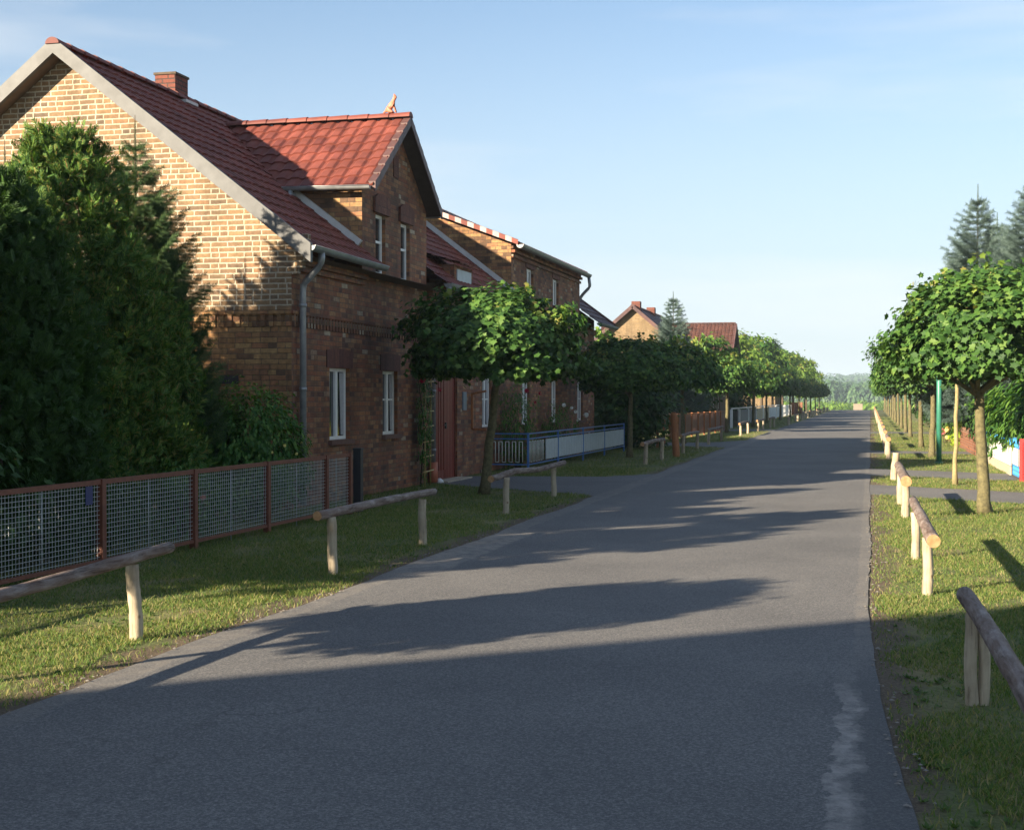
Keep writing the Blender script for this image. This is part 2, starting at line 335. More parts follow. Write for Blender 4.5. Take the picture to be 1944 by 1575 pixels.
LF_FAR = leaf_mat('far_forest', [(0, (.022, .05, .022)), (1, (.045, .085, .03))], .1)
GRASS = leaf_mat('grass_blade', [(0, (.040, .084, .018)), (.4, (.076, .118, .026)), (.68, (.112, .142, .036)), (.86, (.17, .155, .06)), (1, (.24, .19, .10))], .3, .6)
WEED = leaf_mat('weed_leaf', [(0, (.035, .07, .018)), (1, (.07, .11, .03))], .3, .6)

def road_edge_l(y): return -4.25 - .0065 * max(0, y - 10) * (1 if y < 60 else 60 / max(y, 1)) + .03 * math.sin(y * 1.3) + EJ(y, 1)
def EJ(y, k):
    i = math.floor(y / .3); f = y / .3 - i; h = lambda q: math.sin(q * 127.1 + k * 311.7) * 43758.5453 % 1
    return ((h(i) * (1 - f) + h(i + 1) * f) - .5) * .03
def road_edge_r(y): return (.012 * math.sin(y * .9) + EJ(y, 2) * .6) + (.0 if y > 10.5 else .0075 * (10.5 - y) ** 2)
def gz(x, y):
    if y < 185: return 0.0
    return -.00035 * (y - 185) ** 2 if y < 225 else -.56 - (y - 225) * .028 if y < 400 else -5.46

def ground_mat():
    m, nt, b, l = mat('verge_turf'); t = N(nt, 'ShaderNodeTexCoord'); o = t.outputs['Object']
    n1 = noise(nt, .9, 6, .6, o); r1 = ramp(nt, [(.3, (.075, .098, .030)), (.48, (.125, .145, .042)), (.62, (.21, .185, .075)), (.78, (.235, .18, .095))]); l(n1.outputs[0], r1.inputs[0])
    n2 = noise(nt, 35, 5, .7, o); r2 = ramp(nt, [(.3, (.5, .5, .45)), (.7, (1.25, 1.25, 1.2))]); l(n2.outputs[0], r2.inputs[0])
    c = mixc(nt, 1, r1.outputs[0], r2.outputs[0], 'MULTIPLY')
    sp = N(nt, 'ShaderNodeSeparateXYZ'); l(o, sp.inputs[0])
    # bare earth strip along the asphalt
    dr = math_(nt, 'ABSOLUTE', math_(nt, 'ADD', sp.outputs[0], 2.15)); n3 = noise(nt, 2.2, 5, .6, o)
    e = math_(nt, 'SUBTRACT', dr, math_(nt, 'MULTIPLY', n3.outputs[0], .74)); mr = N(nt, 'ShaderNodeMapRange'); l(e, mr.inputs[0]); mr.inputs[1].default_value = 2.1; mr.inputs[2].default_value = 1.92
    n4 = noise(nt, 50, 4, .7, o); r4 = ramp(nt, [(.3, (.05, .035, .02)), (.7, (.16, .115, .07))]); l(n4.outputs[0], r4.inputs[0])
    c = mixc(nt, mr.outputs[0], c, r4.outputs[0])
    l(c, b.inputs['Base Color']); b.inputs['Roughness'].default_value = .95; bump(nt, b, n2.outputs[0], .8, .03); return m
TURF = ground_mat()
def asphalt_mat(name, patches=True, tone=1.0):
    m, nt, b, l = mat(name); t = N(nt, 'ShaderNodeTexCoord'); o = t.outputs['Object']
    n1 = noise(nt, 75, 6, .8, o); r1 = ramp(nt, [(.36, tuple(x * tone for x in (.052, .052, .054))), (.5, tuple(x * tone for x in (.100, .099, .100))), (.64, tuple(x * tone for x in (.235, .225, .212)))]); l(n1.outputs[0], r1.inputs[0])
    n2 = noise(nt, .55, 6, .6, o); r2 = ramp(nt, [(.3, (.78, .78, .79)), (.7, (1.16, 1.15, 1.13))]); l(n2.outputs[0], r2.inputs[0])
    c = mixc(nt, 1, r1.outputs[0], r2.outputs[0], 'MULTIPLY')
    # lighter lone stones
    v = N(nt, 'ShaderNodeTexVoronoi'); v.inputs['Scale'].default_value = 70; l(o, v.inputs[0]); rv = ramp(nt, [(.05, (1, 1, 1)), (.12, (0, 0, 0))]); l(v.outputs[0], rv.inputs[0])
    wn = noise(nt, 9, 2, .5, o); rw = ramp(nt, [(.52, (0, 0, 0)), (.62, (.5, .5, .5))]); l(wn.outputs[0], rw.inputs[0]); f = math_(nt, 'MULTIPLY', rv.outputs[0], rw.outputs[0]); c = mixc(nt, f, c, (.30, .28, .25))
    if patches:
        sp = N(nt, 'ShaderNodeSeparateXYZ'); l(o, sp.inputs[0]); X, Y = sp.outputs[0], sp.outputs[1]
        n5 = noise(nt, 2.6, 7, .68, o)
        # sandy worn band beside the right edge and at the left edge
        def band(x0, w, y0, y1, amp, ty=.6):
            xc = math_(nt, 'ADD', X, math_(nt, 'MULTIPLY', math_(nt, 'SUBTRACT', n5.outputs[0], .5), amp))
            d = math_(nt, 'DIVIDE', math_(nt, 'ABSOLUTE', math_(nt, 'SUBTRACT', xc, x0)), w)
            a = N(nt, 'ShaderNodeMapRange', interpolation_type='SMOOTHSTEP'); l(d, a.inputs[0]); a.inputs[1].default_value = 1.0; a.inputs[2].default_value = .78
            y_ = N(nt, 'ShaderNodeMapRange', interpolation_type='SMOOTHSTEP'); l(math_(nt, 'ABSOLUTE', math_(nt, 'SUBTRACT', Y, (y0 + y1) / 2)), y_.inputs[0]); y_.inputs[1].default_value = (y1 - y0) / 2 + ty; y_.inputs[2].default_value = (y1 - y0) / 2 - ty
            return math_(nt, 'MULTIPLY', a.outputs[0], y_.outputs[0])
        n6 = noise(nt, 7, 5, .7, o); r6 = ramp(nt, [(.35, (.1, .1, .1)), (.62, (1, 1, 1))]); l(n6.outputs[0], r6.inputs[0])
        f = math_(nt, 'MULTIPLY', math_(nt, 'MULTIPLY', band(-.10, .075, 5.3, 8.0, .30), r6.outputs[0]), .9); c = mixc(nt, f, c, (.31, .285, .26))
        f = math_(nt, 'MULTIPLY', band(.07, .16, 5.0, 8.8, .34), .5); c = mixc(nt, f, c, (.055, .055, .058))
        f = math_(nt, 'MULTIPLY', math_(nt, 'MULTIPLY', band(-4.1, .32, 12.6, 16.4, .3), r6.outputs[0]), .6); c = mixc(nt, f, c, (.33, .29, .24))
        f = math_(nt, 'MULTIPLY', math_(nt, 'MULTIPLY', band(-4.2, .16, 6, 60, .25), r6.outputs[0]), .35); c = mixc(nt, f, c, (.26, .23, .19))
        f = math_(nt, 'MULTIPLY', math_(nt, 'MULTIPLY', band(-.02, .09, 9, 60, .12), r6.outputs[0]), .3); c = mixc(nt, f, c, (.26, .23, .19))
        # faint cracks
        mpn = N(nt, 'ShaderNodeMapping'); mpn.inputs['Scale'].default_value = (.5, .22, 1); l(o, mpn.inputs[0]); nn = noise(nt, 1.5, 5, .6, mpn.outputs[0])
        va = N(nt, 'ShaderNodeTexVoronoi', feature='DISTANCE_TO_EDGE'); va.inputs['Scale'].default_value = 1.0
        ad = N(nt, 'ShaderNodeVectorMath', operation='ADD'); l(mpn.outputs[0], ad.inputs[0]); l(nn.outputs['Color'], ad.inputs[1]); l(ad.outputs[0], va.inputs[0])
        rc = ramp(nt, [(.0, (1, 1, 1)), (.006, (0, 0, 0))]); l(va.outputs[0], rc.inputs[0]); wm = ramp(nt, [(.5, (0, 0, 0)), (.62, (.5, .5, .5))]); l(n2.outputs[0], wm.inputs[0])
        c = mixc(nt, math_(nt, 'MULTIPLY', rc.outputs[0], wm.outputs[0]), c, (.03, .03, .03))
    l(c, b.inputs['Base Color']); b.inputs['Roughness'].default_value = .85; bump(nt, b, n1.outputs[0], .5, .006); return m
ASPH = asphalt_mat('road_asphalt'); PATHM = asphalt_mat('path_asphalt', False, 1.05)

# ---------------------------------------------------------------- ground
def strip(name, xl, xr, ys, z, m, kind='structure', nx=1):
    b = MB()
    for i in range(len(ys) - 1):
        y0, y1 = ys[i], ys[i + 1]
        for k in range(nx):
            f0, f1 = k / nx, (k + 1) / nx
            def X(y, f): return xl(y) * (1 - f) + xr(y) * f
            b.poly([(X(y0, f0), y0, gz(0, y0) + z), (X(y0, f1), y0, gz(0, y0) + z), (X(y1, f1), y1, gz(0, y1) + z), (X(y1, f0), y1, gz(0, y1) + z)])
    o = b.build(name, m); o['kind'] = kind; return o
ysg = [-80, -20, 0, 30, 60, 100, 140, 185, 190, 195, 200, 205, 210, 215, 220, 225, 260, 300, 350, 400, 700, 1200, 2000, 4000]
strip('ground', lambda y: -2500, lambda y: 2500, ysg, 0, TURF)
ysr = [-30, -10, 0, 2] + [2.15 + .15 * i for i in range(240)] + [39 + i for i in range(0, 186)]
strip('road', road_edge_l, road_edge_r, ysr, .008, ASPH)
def jitp(pts, n=10, a=.05):
    out = []
    for i in range(len(pts)):
        p = Vector(pts[i]); q = Vector(pts[(i + 1) % len(pts)])
        for k in range(n): out.append(p.lerp(q, k / n) + Vector((rnd.uniform(-a, a), rnd.uniform(-a, a), 0)))
    return out
paths = [[(-8.0, 25.4), (-4.3, 22.8), (-4.3, 29.8), (-5.2, 28.4), (-8.0, 27.9)],
         [(-.05, 24.3), (3.6, 21.6), (5, 21.6), (5, 24.6), (2.6, 25.3), (-.05, 27.0)],
         [(-.05, 30.2), (2.2, 29.0), (5, 28.6), (5, 30.9), (2.6, 31.6), (-.05, 33.1)],
         [(-.05, 42), (5, 42), (5, 44.2), (-.05, 44.2)], [(-.05, 66), (5, 66), (5, 69), (-.05, 69)],
         [(-7.2, 47.5), (-4.4, 46.0), (-4.4, 54.0), (-5.6, 51.0), (-7.2, 50.5)], [(-8.0, 69), (-4.5, 69), (-4.5, 73), (-8, 73)]]
for p in paths:
    o = MB().poly([(v[0], v[1], .004) for v in jitp([(a, b, 0) for a, b in p])]).build('path', PATHM); o['kind'] = 'structure'
def inpoly(px, py, poly):
    c = np.zeros(px.shape, bool); n = len(poly)
    for i in range(n):
        x1, y1 = poly[i]; x2, y2 = poly[(i + 1) % n]
        if y1 == y2: continue
        c ^= ((y1 > py) != (y2 > py)) & (px < (x2 - x1) * (py - y1) / (y2 - y1) + x1)
    return c

# grass blades
def grass(areas, name):
    PX, PY, PS = [], [], []
    for (x0, x1, y0, y1, dens, h) in areas:
        n = int((x1 - x0) * (y1 - y0) * dens); px = NP.uniform(x0, x1, n); py = NP.uniform(y0, y1, n)
        PX.append(px); PY.append(py); PS.append(np.full(n, h))
    px = np.concatenate(PX); py = np.concatenate(PY); h = np.concatenate(PS)
    # patchy density
    d = np.sin(px * 2.1 + np.sin(py * 1.7) * 1.5) * np.sin(py * 1.3 + np.sin(px * 2.6)) + NP.uniform(-1.0, 1.0, len(px)) * .9
    el = np.array([road_edge_l(y) for y in py]); er = np.array([road_edge_r(y) for y in py])
    dist = np.where(px < -2, el - px, px - er)
    bare = np.where((px > 0) & (py < 10), .52, .30) * (.5 + .5 * np.sin(py * 1.9 + 2 * np.sin(py * .7))) + .05
    bald = np.sin(px * 3.7 + 2.1 * np.sin(py * .9)) * np.sin(py * 2.3 + 1.7 * np.sin(px * 1.9 + 1)) > .62
    keep = (dist > .02) & (~bald | (NP.uniform(0, 1, len(px)) < .35)) & ((dist > bare) | (NP.uniform(0, 1, len(px)) < .22)) & (d > -1.0)
    for p in paths: keep &= ~inpoly(px, py, p)
    px, py, h, d = px[keep], py[keep], h[keep], d[keep]; n = len(px)
    hh = h * .72 * NP.uniform(.4, 1.25, n) * (1 + .25 * np.clip(d, -1, 1)); tall = NP.uniform(0, 1, n) > .992; hh[tall] *= 1.9
    w = NP.uniform(.0018, .0038, n) * (h / .045) ** .7; a = NP.uniform(0, 2 * math.pi, n)
    lx, ly = np.cos(a), np.sin(a); bend = NP.uniform(.3, 1.5, n) * hh; ba = NP.uniform(0, 2 * math.pi, n)
    T = np.stack([px, py, np.zeros(n)], 1)
    # columns of M applied to template (x: width, y: bend, z: height)
    M = np.zeros((n, 3, 3)); M[:, 0, 0] = lx * w; M[:, 1, 0] = ly * w; M[:, 0, 1] = np.cos(ba) * bend; M[:, 1, 1] = np.sin(ba) * bend; M[:, 2, 2] = hh
    tv = [(-1, 0, 0), (1, 0, 0), (.7, .3, .6), (-.7, .3, .6), (0, 1, 1)]; tf = [(0, 1, 2), (0, 2, 3), (3, 2, 4)]
    o = obj(name, scatter_mesh(name, tv, tf, M, T, GRASS)); tag(o, 'short patchy green and straw-coloured grass on the verges beside the road', 'grass', kind='stuff')
grass([(-7.0, -4.1, 5.6, 7.0, 3800, .042), (-7.6, -4.1, 7.0, 13, 3600, .042), (-8.0, -4.2, 13, 20, 2000, .048), (-8.0, -4.2, 20, 32, 900, .055), (-8, -4.4, 32, 60, 260, .07), (-8, -4.4, 60, 120, 60, .09),
       (0, 1.2, 4.0, 7, 5200, .045), (0, 1.8, 7, 13, 4300, .042), (0, 3.2, 13, 20, 2600, .046), (0, 4.2, 20, 32, 1200, .055), (0, 3.5, 32, 60, 320, .07), (0, 3, 60, 120, 70, .09)], 'verge_grass')
# broad-leaved weeds
def weeds(spots):
    T = []; M = []
    for (cx, cy, rr, n) in spots:
        for _ in range(n):
            a = rnd.uniform(0, 6.28); x = cx + rnd.gauss(0, rr); y = cy + rnd.gauss(0, rr * 2)
            if x < -2 and x > road_edge_l(y) - .03: continue
            if x > -2 and x < road_edge_r(y) + .03: continue
            for k in range(rnd.randint(5, 8)):
                a += 6.28 / 6.5; s = rnd.uniform(.018, .042); el = rnd.uniform(.1, .7)
                d = Vector((math.cos(a) * math.cos(el), math.sin(a) * math.cos(el), math.sin(el))); sd = Vector((-math.sin(a), math.cos(a), 0)); nn = sd.cross(d)
                M.append(np.array([sd * s, d * s, nn * s]).T); T.append((x, y, .004))
    tv = [(0, 0, 0), (.28, .45, .05), (0, 1, -.1), (-.28, .45, .05)]; tf = [(0, 1, 2), (0, 2, 3)]
    o = obj('weeds', scatter_mesh('weeds', tv, tf, np.array(M), np.array(T), WEED)); tag(o, 'low broad-leaved weeds in the turf close to the road edge', 'weeds', kind='stuff')
weeds([(.35, 8.2, .14, 26), (.3, 6.4, .14, 24), (.4, 11, .2, 30), (-4.9, 8.6, .3, 70), (-5.2, 11, .4, 60), (-4.7, 13.5, .3, 40), (1.2, 14, .5, 50), (-4.75, 20, .2, 40), (.8, 9.5, .3, 40), (.55, 5.6, .2, 16)])
# loose stones on the earth strip
def stones():
    T = []; M = []
    for _ in range(420):
        y = rnd.uniform(5, 22); x = (road_edge_l(y) - abs(rnd.gauss(0, .10)) + .04) if rnd.random() < .5 else (road_edge_r(y) + abs(rnd.gauss(0, .09)) - .03)
        s = rnd.uniform(.004, .013); T.append((x, y, .014)); M.append(np.diag([s * rnd.uniform(.8, 1.5), s, s * .7]))
    tv = [(1, 0, 0), (-1, 0, 0), (0, 1, 0), (0, -1, 0), (0, 0, 1)]; tf = [(0, 2, 4), (2, 1, 4), (1, 3, 4), (3, 0, 4)]
    o = obj('gravel', scatter_mesh('gravel', tv, tf, np.array(M), np.array(T), simple('stone', (.20, .18, .155), .9, .3, 30))); tag(o, 'loose gravel scattered on the bare earth by the asphalt edges', 'gravel', kind='stuff')
stones()

# ---------------------------------------------------------------- tile roofs (real relief)
def tile_field(mb, O, sdir, udir, slen, ulen, cut=None, tw=.25, th=.30, mi=0, uvs=None, amp=.022, step=.028):
    O = Vector(O); s = Vector(sdir).normalized(); u = Vector(udir).normalized(); n = s.cross(u)
    if n.z < 0: n = -n
    ns = int(round(slen / tw)); nu = int(round(ulen / th)); tw = slen / ns; th = ulen / nu; sub = 6
    for j in range(nu):
        base = len(mb.v)
        for jj, (r, lift) in enumerate(((j * th - .02, step), ((j + 1) * th, 0.0))):
            for i in range(ns * sub + 1):
                ph = (i / sub) % 1.0
                w = amp * (math.sin(ph * 2 * math.pi) * .75 + .35 * math.cos(ph * 4 * math.pi))
                mb.v.append(tuple(O + s * (i * tw / sub) + u * r + n * (lift + w)))
        nb = ns * sub + 1
        # butt edge of the course
        b2 = len(mb.v)
        for i in range(nb):
            p = Vector(mb.v[base + i]); mb.v.append(tuple(p - n * .03))
        for i in range(ns * sub):
            mb.f.append((base + i, base + i + 1, base + nb + i + 1, base + nb + i)); mb.m.append(mi); mb.sm.append(False); mb.tuv.append((i / sub, j))
            mb.f.append((b2 + i, b2 + i + 1, base + i + 1, base + i)); mb.m.append(mi); mb.sm.append(False); mb.tuv.append((i / sub, j))
def build_tiles(name, mb, m, parent):
    me = bpy.data.meshes.new(name); me.from_pydata(mb.v, [], mb.f); me.materials.append(m); me.update()
    uv = me.uv_layers.new(name='UVMap'); a = np.repeat(np.array(mb.tuv) + [.02, .5], 4, axis=0); uv.data.foreach_set('uv', a.ravel()); return obj(name, me, parent)
def TMB(): b = MB(); b.tuv = []; return b
def ridge_caps(p, q, m, parent, r=.10, L_=.37, name='ridge_tiles'):
    p = Vector(p); q = Vector(q); n = max(1, int(round((q - p).length / L_))); d = (q - p) / n; b = MB()
    a = d.normalized().cross(Vector((0, 0, 1))).normalized()
    for i in range(n):
        p0 = p + d * i; p1 = p0 + d * 1.06
        for rr, pp in ((0, 0),): pass
        pts0 = [p0 + a * (r * 1.12 * math.cos(t)) + Vector((0, 0, r * 1.12 * math.sin(t) * .85)) for t in [math.pi * k / 8 for k in range(9)]]
        pts1 = [p1 + a * (r * .95 * math.cos(t)) + Vector((0, 0, r * .95 * math.sin(t) * .85)) for t in [math.pi * k / 8 for k in range(9)]]
        b.add(pts0 + pts1, [(k, k + 1, 10 + k, 9 + k) for k in range(8)] + [tuple(range(9)), tuple(reversed(range(9, 18)))])
    return b.build(name, m, parent)

def wall_holes(mb, X, y0, y1, z0, z1, holes, mi=0, depth=.13, revmi=None):
    """wall facing +X at plane X with rectangular openings and their reveals"""
    ys = sorted({y0, y1, *[h[0] for h in holes], *[h[1] for h in holes]}); zs = sorted({z0, z1, *[h[2] for h in holes], *[h[3] for h in holes]})
    for a, b in zip(ys, ys[1:]):
        for c, d in zip(zs, zs[1:]):
            if any(h[0] <= (a + b) / 2 <= h[1] and h[2] <= (c + d) / 2 <= h[3] for h in holes): continue
            mb.poly([(X, a, c), (X, b, c), (X, b, d), (X, a, d)], mi)
    rm = mi if revmi is None else revmi
    for (a, b, c, d) in holes:
        Xi = X - depth
        mb.poly([(X, a, c), (X, a, d), (Xi, a, d), (Xi, a, c)], rm); mb.poly([(X, b, c), (Xi, b, c), (Xi, b, d), (X, b, d)], rm)
        mb.poly([(X, a, d), (X, b, d), (Xi, b, d), (Xi, a, d)], rm); mb.poly([(X, a, c), (Xi, a, c), (Xi, b, c), (X, b, c)], rm)

def window(parent, X, y0, y1, z0, z1, depth=.065, curtain=True, mull='v', sill=True, arch=0, proud=.02, sillmat=None, lint=.27):
    Xi = X - depth; w = .055
    f = MB(); f.box((Xi - .05, y0 + .002, z0 + .002), (Xi, y0 + w, z1 - .002)); f.box((Xi - .05, y1 - w, z0 + .002), (Xi, y1 - .002, z1 - .002))
    f.box((Xi - .05, y0 + w, z0 + .002), (Xi - .002, y1 - w, z0 + w)); f.box((Xi - .05, y0 + w, z1 - w), (Xi - .002, y1 - w, z1 - .002))
    ym = (y0 + y1) / 2
    if 'v' in mull: f.box((Xi - .04, ym - .045, z0 + w), (Xi + .012, ym + .045, z1 - w))
    if 'h' in mull:
        zm = z0 + (z1 - z0) * .55
        if 'v' in mull:
            f.box((Xi - .035, y0 + w, zm - .015), (Xi - .006, ym - .045, zm + .015)); f.box((Xi - .035, ym + .045, zm - .015), (Xi - .006, y1 - w, zm + .015))
        else: f.box((Xi - .035, y0 + w, zm - .02), (Xi + .004, y1 - w, zm + .02))
    fr = f.build('window_frame', WHITE, parent)
    MB().box((Xi - .035, y0 + w * .9, z0 + w * .9), (Xi - .025, y1 - w * .9, z1 - w * .9)).build('pane', GLASS, fr)
    if curtain:
        c = MB(); n = 14
        for (a, b_) in ((y0 + w, y0 + (y1 - y0) * .28), (y1 - (y1 - y0) * .28, y1 - w)):
            top = []; bot = []
            for k in range(n + 1):
                t = k / n; y = a + (b_ - a) * t; x = Xi - .018 + .005 * math.sin(t * 22)
                top.append((x, y, z1 - w - .01)); mid = a if a < ym - .1 else b_; bot.append((x, y * .65 + mid * .35, z0 + w + .02))
            c.add(top + bot, [(k, k + 1, n + 2 + k, n + 1 + k) for k in range(n)], smooth=True)
        c.build('curtain', CURTAIN, fr)
    if sill: MB().box((X - depth, y0 - .06, z0 - .07), (X + .07, y1 + .06, z0 - .001)).build('sill', sillmat or SLATE, parent)
    if lint:
        b = MB(); n = 10; hh = lint; W = (y1 - y0) / 2 + .13; rise = arch
        lo = []; hi = []
        for k in range(n + 1):
            t = -1 + 2 * k / n; lo.append((ym + t * W, z1 + .004 + rise * .0)); hi.append((ym + t * W, z1 + hh - rise * t * t))
        for k in range(n):
            for xx, rev in ((X + proud, 0),):
                b.poly([(xx, *lo[k]), (xx, *lo[k + 1]), (xx, *hi[k + 1]), (xx, *hi[k])])
            b.poly([(X + proud, *hi[k]), (X + proud, *hi[k + 1]), (X, *hi[k + 1]), (X, *hi[k])]); b.poly([(X, *lo[k]), (X, *lo[k + 1]), (X + proud, *lo[k + 1]), (X + proud, *lo[k])])
        b.poly([(X, *lo[0]), (X + proud, *lo[0]), (X + proud, *hi[0]), (X, *hi[0])]); b.poly([(X + proud, *lo[n]), (X, *lo[n]), (X, *hi[n]), (X + proud, *hi[n])])
        b.build('lintel', BR_LINT, parent)

def gutter(parent, p, q, r=.075, name='gutter'):
    p = Vector(p); q = Vector(q); d = (q - p).normalized(); a = d.cross(Vector((0, 0, 1))).normalized(); b = MB(); n = 10
    for rr, flip in ((r, 0), (r - .008, 1)):
        P0 = [p + a * rr * math.cos(t) - Vector((0, 0, rr * math.sin(t))) for t in [math.pi * k / n for k in range(n + 1)]]; P1 = [x + (q - p) for x in P0]
        fs = [(k, k + 1, n + 2 + k, n + 1 + k) for k in range(n)]
        b.add(P0 + P1, fs, smooth=True)
        if not flip: b.add(P0, [tuple(range(n + 1))]); b.add(P1, [tuple(range(n + 1))])
    b.tube([p + a * r, q + a * r], .009, 6); b.tube([p - a * r, q - a * r], .006, 6)
    return b.build(name, PIPE, parent)
def downpipe(parent, pts, r=.048):
    b = MB(); sm = []
    P = [Vector(p) for p in pts]
    for i, p in enumerate(P):
        if 0 < i < len(P) - 1:
            a = P[i - 1]; c = P[i + 1]; k = min(.07, (p - a).length * .4, (c - p).length * .4)
            A = p + (a - p).normalized() * k; C = p + (c - p).normalized() * k; sm += [A, (A + C) * .25 + p * .5, C]
        else: sm.append(p)
    b.tube(sm, r, 12)
    # sleeve rings
    for z in (2.9, 1.7, .6):
        if P[-1].z < z < P[-2].z: b.tube([(P[-1].x, P[-1].y, z), (P[-1].x, P[-1].y, z + .05)], r * 1.18, 12)
    return b.build('downpipe', PIPE, parent)

# ================================================================ HOUSE 1 (near brick house)
X1 = -8.0; YG = 18.9; YE = 31.67; EX = -7.65; EZ = 3.74; RX = -11.62; RZ = 6.78; SL = (RZ - EZ) / (EX - RX)
BX = 2 * RX - X1
def rz(x): return EZ + (EX - x) * SL
h1 = empty('brick_house', (0, 0, 0), label='near brick house with pale sunlit gable, red tiled roof and a cat on its dormer', cat='house')
w = MB()
# gable wall (faces -Y): lower old brick below the string course, pale jointed brick above
zb = 2.86
w.poly([(BX, YG, 0), (X1, YG, 0), (X1, YG, zb), (BX, YG, zb)], 1)
w.poly([(BX, YG, zb), (X1, YG, zb), (X1, YG, rz(X1) - .06), (RX, YG, RZ - .06), (BX, YG, rz(X1) - .06)], 0)
w.poly([(BX, YE, 0), (X1, YE, 0), (X1, YE, rz(X1) - .1), (RX, YE, RZ - .1), (BX, YE, rz(X1) - .1)], 2)
w.poly([(BX, YG, 0), (BX, YE, 0), (BX, YE, 3.4), (BX, YG, 3.4)], 2)
DY0, DY1, DYC, DVX = 21.8, 25.25, 23.5, -7.75
W_ground = [(20.36, 21.22, .95, 2.06), (22.80, 23.58, .97, 2.06), (29.15, 29.95, .97, 2.06)]
door = (25.72, 27.28, .03, 2.15)
wall_holes(w, X1, YG, YE, 0, 3.62, W_ground + [door], 2)
W_d = [(22.45, 22.95, 3.66, 4.68), (23.76, 24.26, 3.66, 4.68)]
wall_holes(w, X1, DY0, DY1, 3.62, 5.02, W_d, 2)
DZr = 6.44; dslope = (DZr - 5.03) / 1.85
w.poly([(X1, DY0, 5.02), (X1, DY1, 5.02), (X1, DYC, 5.02 + (DY1 - DYC) * dslope + .02)], 2)
# dormer cheeks
for y in (DY0, DY1):
    w.poly([(X1, y, 3.6), (X1, y, 5.06), (-10.2, y, 5.06), (-8.2, y, 3.6)], 1)
w.build('wall', [BR_GABLE, BR_OLD, BR_RED], h1)
# string course with a row of upright bricks, gable and front
b = MB(); z0 = 2.58
b.box((X1 + .0, YG - .03, 2.80), (X1 + .035, YE - .01, 2.845), 1); b.box((BX, YG - .035, 2.80), (X1, YG - .002, 2.845), 0)
x = X1 - .02
while x > -12.5: b.box((x - .068, YG - .022, 2.62 + rnd.uniform(-.008, .008)), (x, YG - .002, 2.797), 0); x -= .128
y = YG + .03
while y < 28: b.box((X1 + .001, y, 2.62), (X1 + .022, y + .068, 2.797), 1); y += .128
b.build('string_course', [BR_OLD, BR_RED], h1)
# stepped corbel under the eave at the corner, front cornice
b = MB()
for k in range(3): b.box((X1 + .002 + .08 * k, YG - .004, 3.36 + .09 * k), (X1 + .085 + .08 * k, YG + .12, 3.448 + .09 * k + .3), 0)
b.build('corbel', [BR_GABLE], h1)
b = MB(); b.box((X1 + .001, YG + .125, 3.42), (X1 + .06, DY0 - .01, 3.50)); b.box((X1 + .001, YG + .125, 3.505), (X1 + .12, DY0 - .01, 3.60)); b.build('cornice', BR_RED, h1); b = MB(); b.box((X1 + .001, DY1 + .01, 3.42), (X1 + .06, YE - .02, 3.50)); b.box((X1 + .001, DY1 + .01, 3.505), (X1 + .12, YE - .02, 3.60)); b.build('cornice', BR_RED, h1)
for (a, bb, c, d) in W_ground: window(h1, X1, a, bb, c, d, mull='v' if a < 21 else 'vh', lint=.30, arch=.03, proud=.012)
for (a, bb, c, d) in W_d: window(h1, X1, a, bb, c, d, mull='h', curtain=False, sill=True, arch=.09, lint=.34, proud=.05, sillmat=FLASH)
MB().box((X1 + .001, 23.36, 5.42), (X1 + .015, 23.62, 5.80)).box((X1 + .016, 23.41, 5.46), (X1 + .02, 23.57, 5.74)).build('blind_niche', [BR_LINT], h1)
MB().box((-9.12, YG - .012, 1.80), (-8.82, YG - .002, 1.92)).build('wall_vent', BLACK, h1)
# entrance door
d = empty('door', (0, 0, 0)); d.parent = h1
dm = MB(); a, bb, c, dd = door
dm.box((X1 - .12, a + .03, c), (X1 - .06, 26.62, dd - .03)); dm.box((X1 - .115, 26.63, c), (X1 - .055, bb - .03, dd - .03))
for k in range(5): dm.box((X1 - .059, a + .10 + .17 * k, .2), (X1 - .045, a + .22 + .17 * k, 1.95))
dm.build('door_leaf', DOORM, d)
MB().box((X1 - .05, 26.56, 1.0), (X1 - .01, 26.6, 1.12)).box((X1 - .03, 26.45, 1.06), (X1 - .015, 26.58, 1.08)).build('handle', ZINC, d)
fm = MB(); fm.box((X1 - .12, a + .001, c), (X1 - .03, a + .03, dd)); fm.box((X1 - .12, bb - .03, c), (X1 - .03, bb - .001, dd)); fm.box((X1 - .12, a + .03, dd - .03), (X1 - .03, bb - .03, dd - .001)); fm.build('door_frame', RUST, d)
MB().box((X1 - .1, a - .1, 0), (X1 + .3, bb + .05, .028)).build('doorstep', CONC, h1)
# main roof tiles (street side) in three runs, plus back slope
b = TMB(); up = Vector((-1, 0, SL)).normalized(); full = math.hypot(EX - RX, RZ - EZ)
tile_field(b, (EX, 18.66, EZ), (0, 1, 0), up, DY0 - 18.66, full)
xs = -8.42; tile_field(b, (xs, DY0, rz(xs)), (0, 1, 0), up, DY1 - DY0, math.hypot(xs - RX, RZ - rz(xs)))
tile_field(b, (EX, DY1, EZ), (0, 1, 0), up, YE - DY1, full)
build_tiles('roof', b, T_RED, h1)
b = TMB(); up2 = Vector((1, 0, SL)).normalized(); tile_field(b, (2 * RX - EX, 18.66, EZ), (0, 1, 0), up2, YE - 18.66, full); build_tiles('rear_roof', b, T_RED, h1)
ridge_caps((RX, 18.58, RZ + .0), (RX, YE, RZ + .0), T_RED, h1)
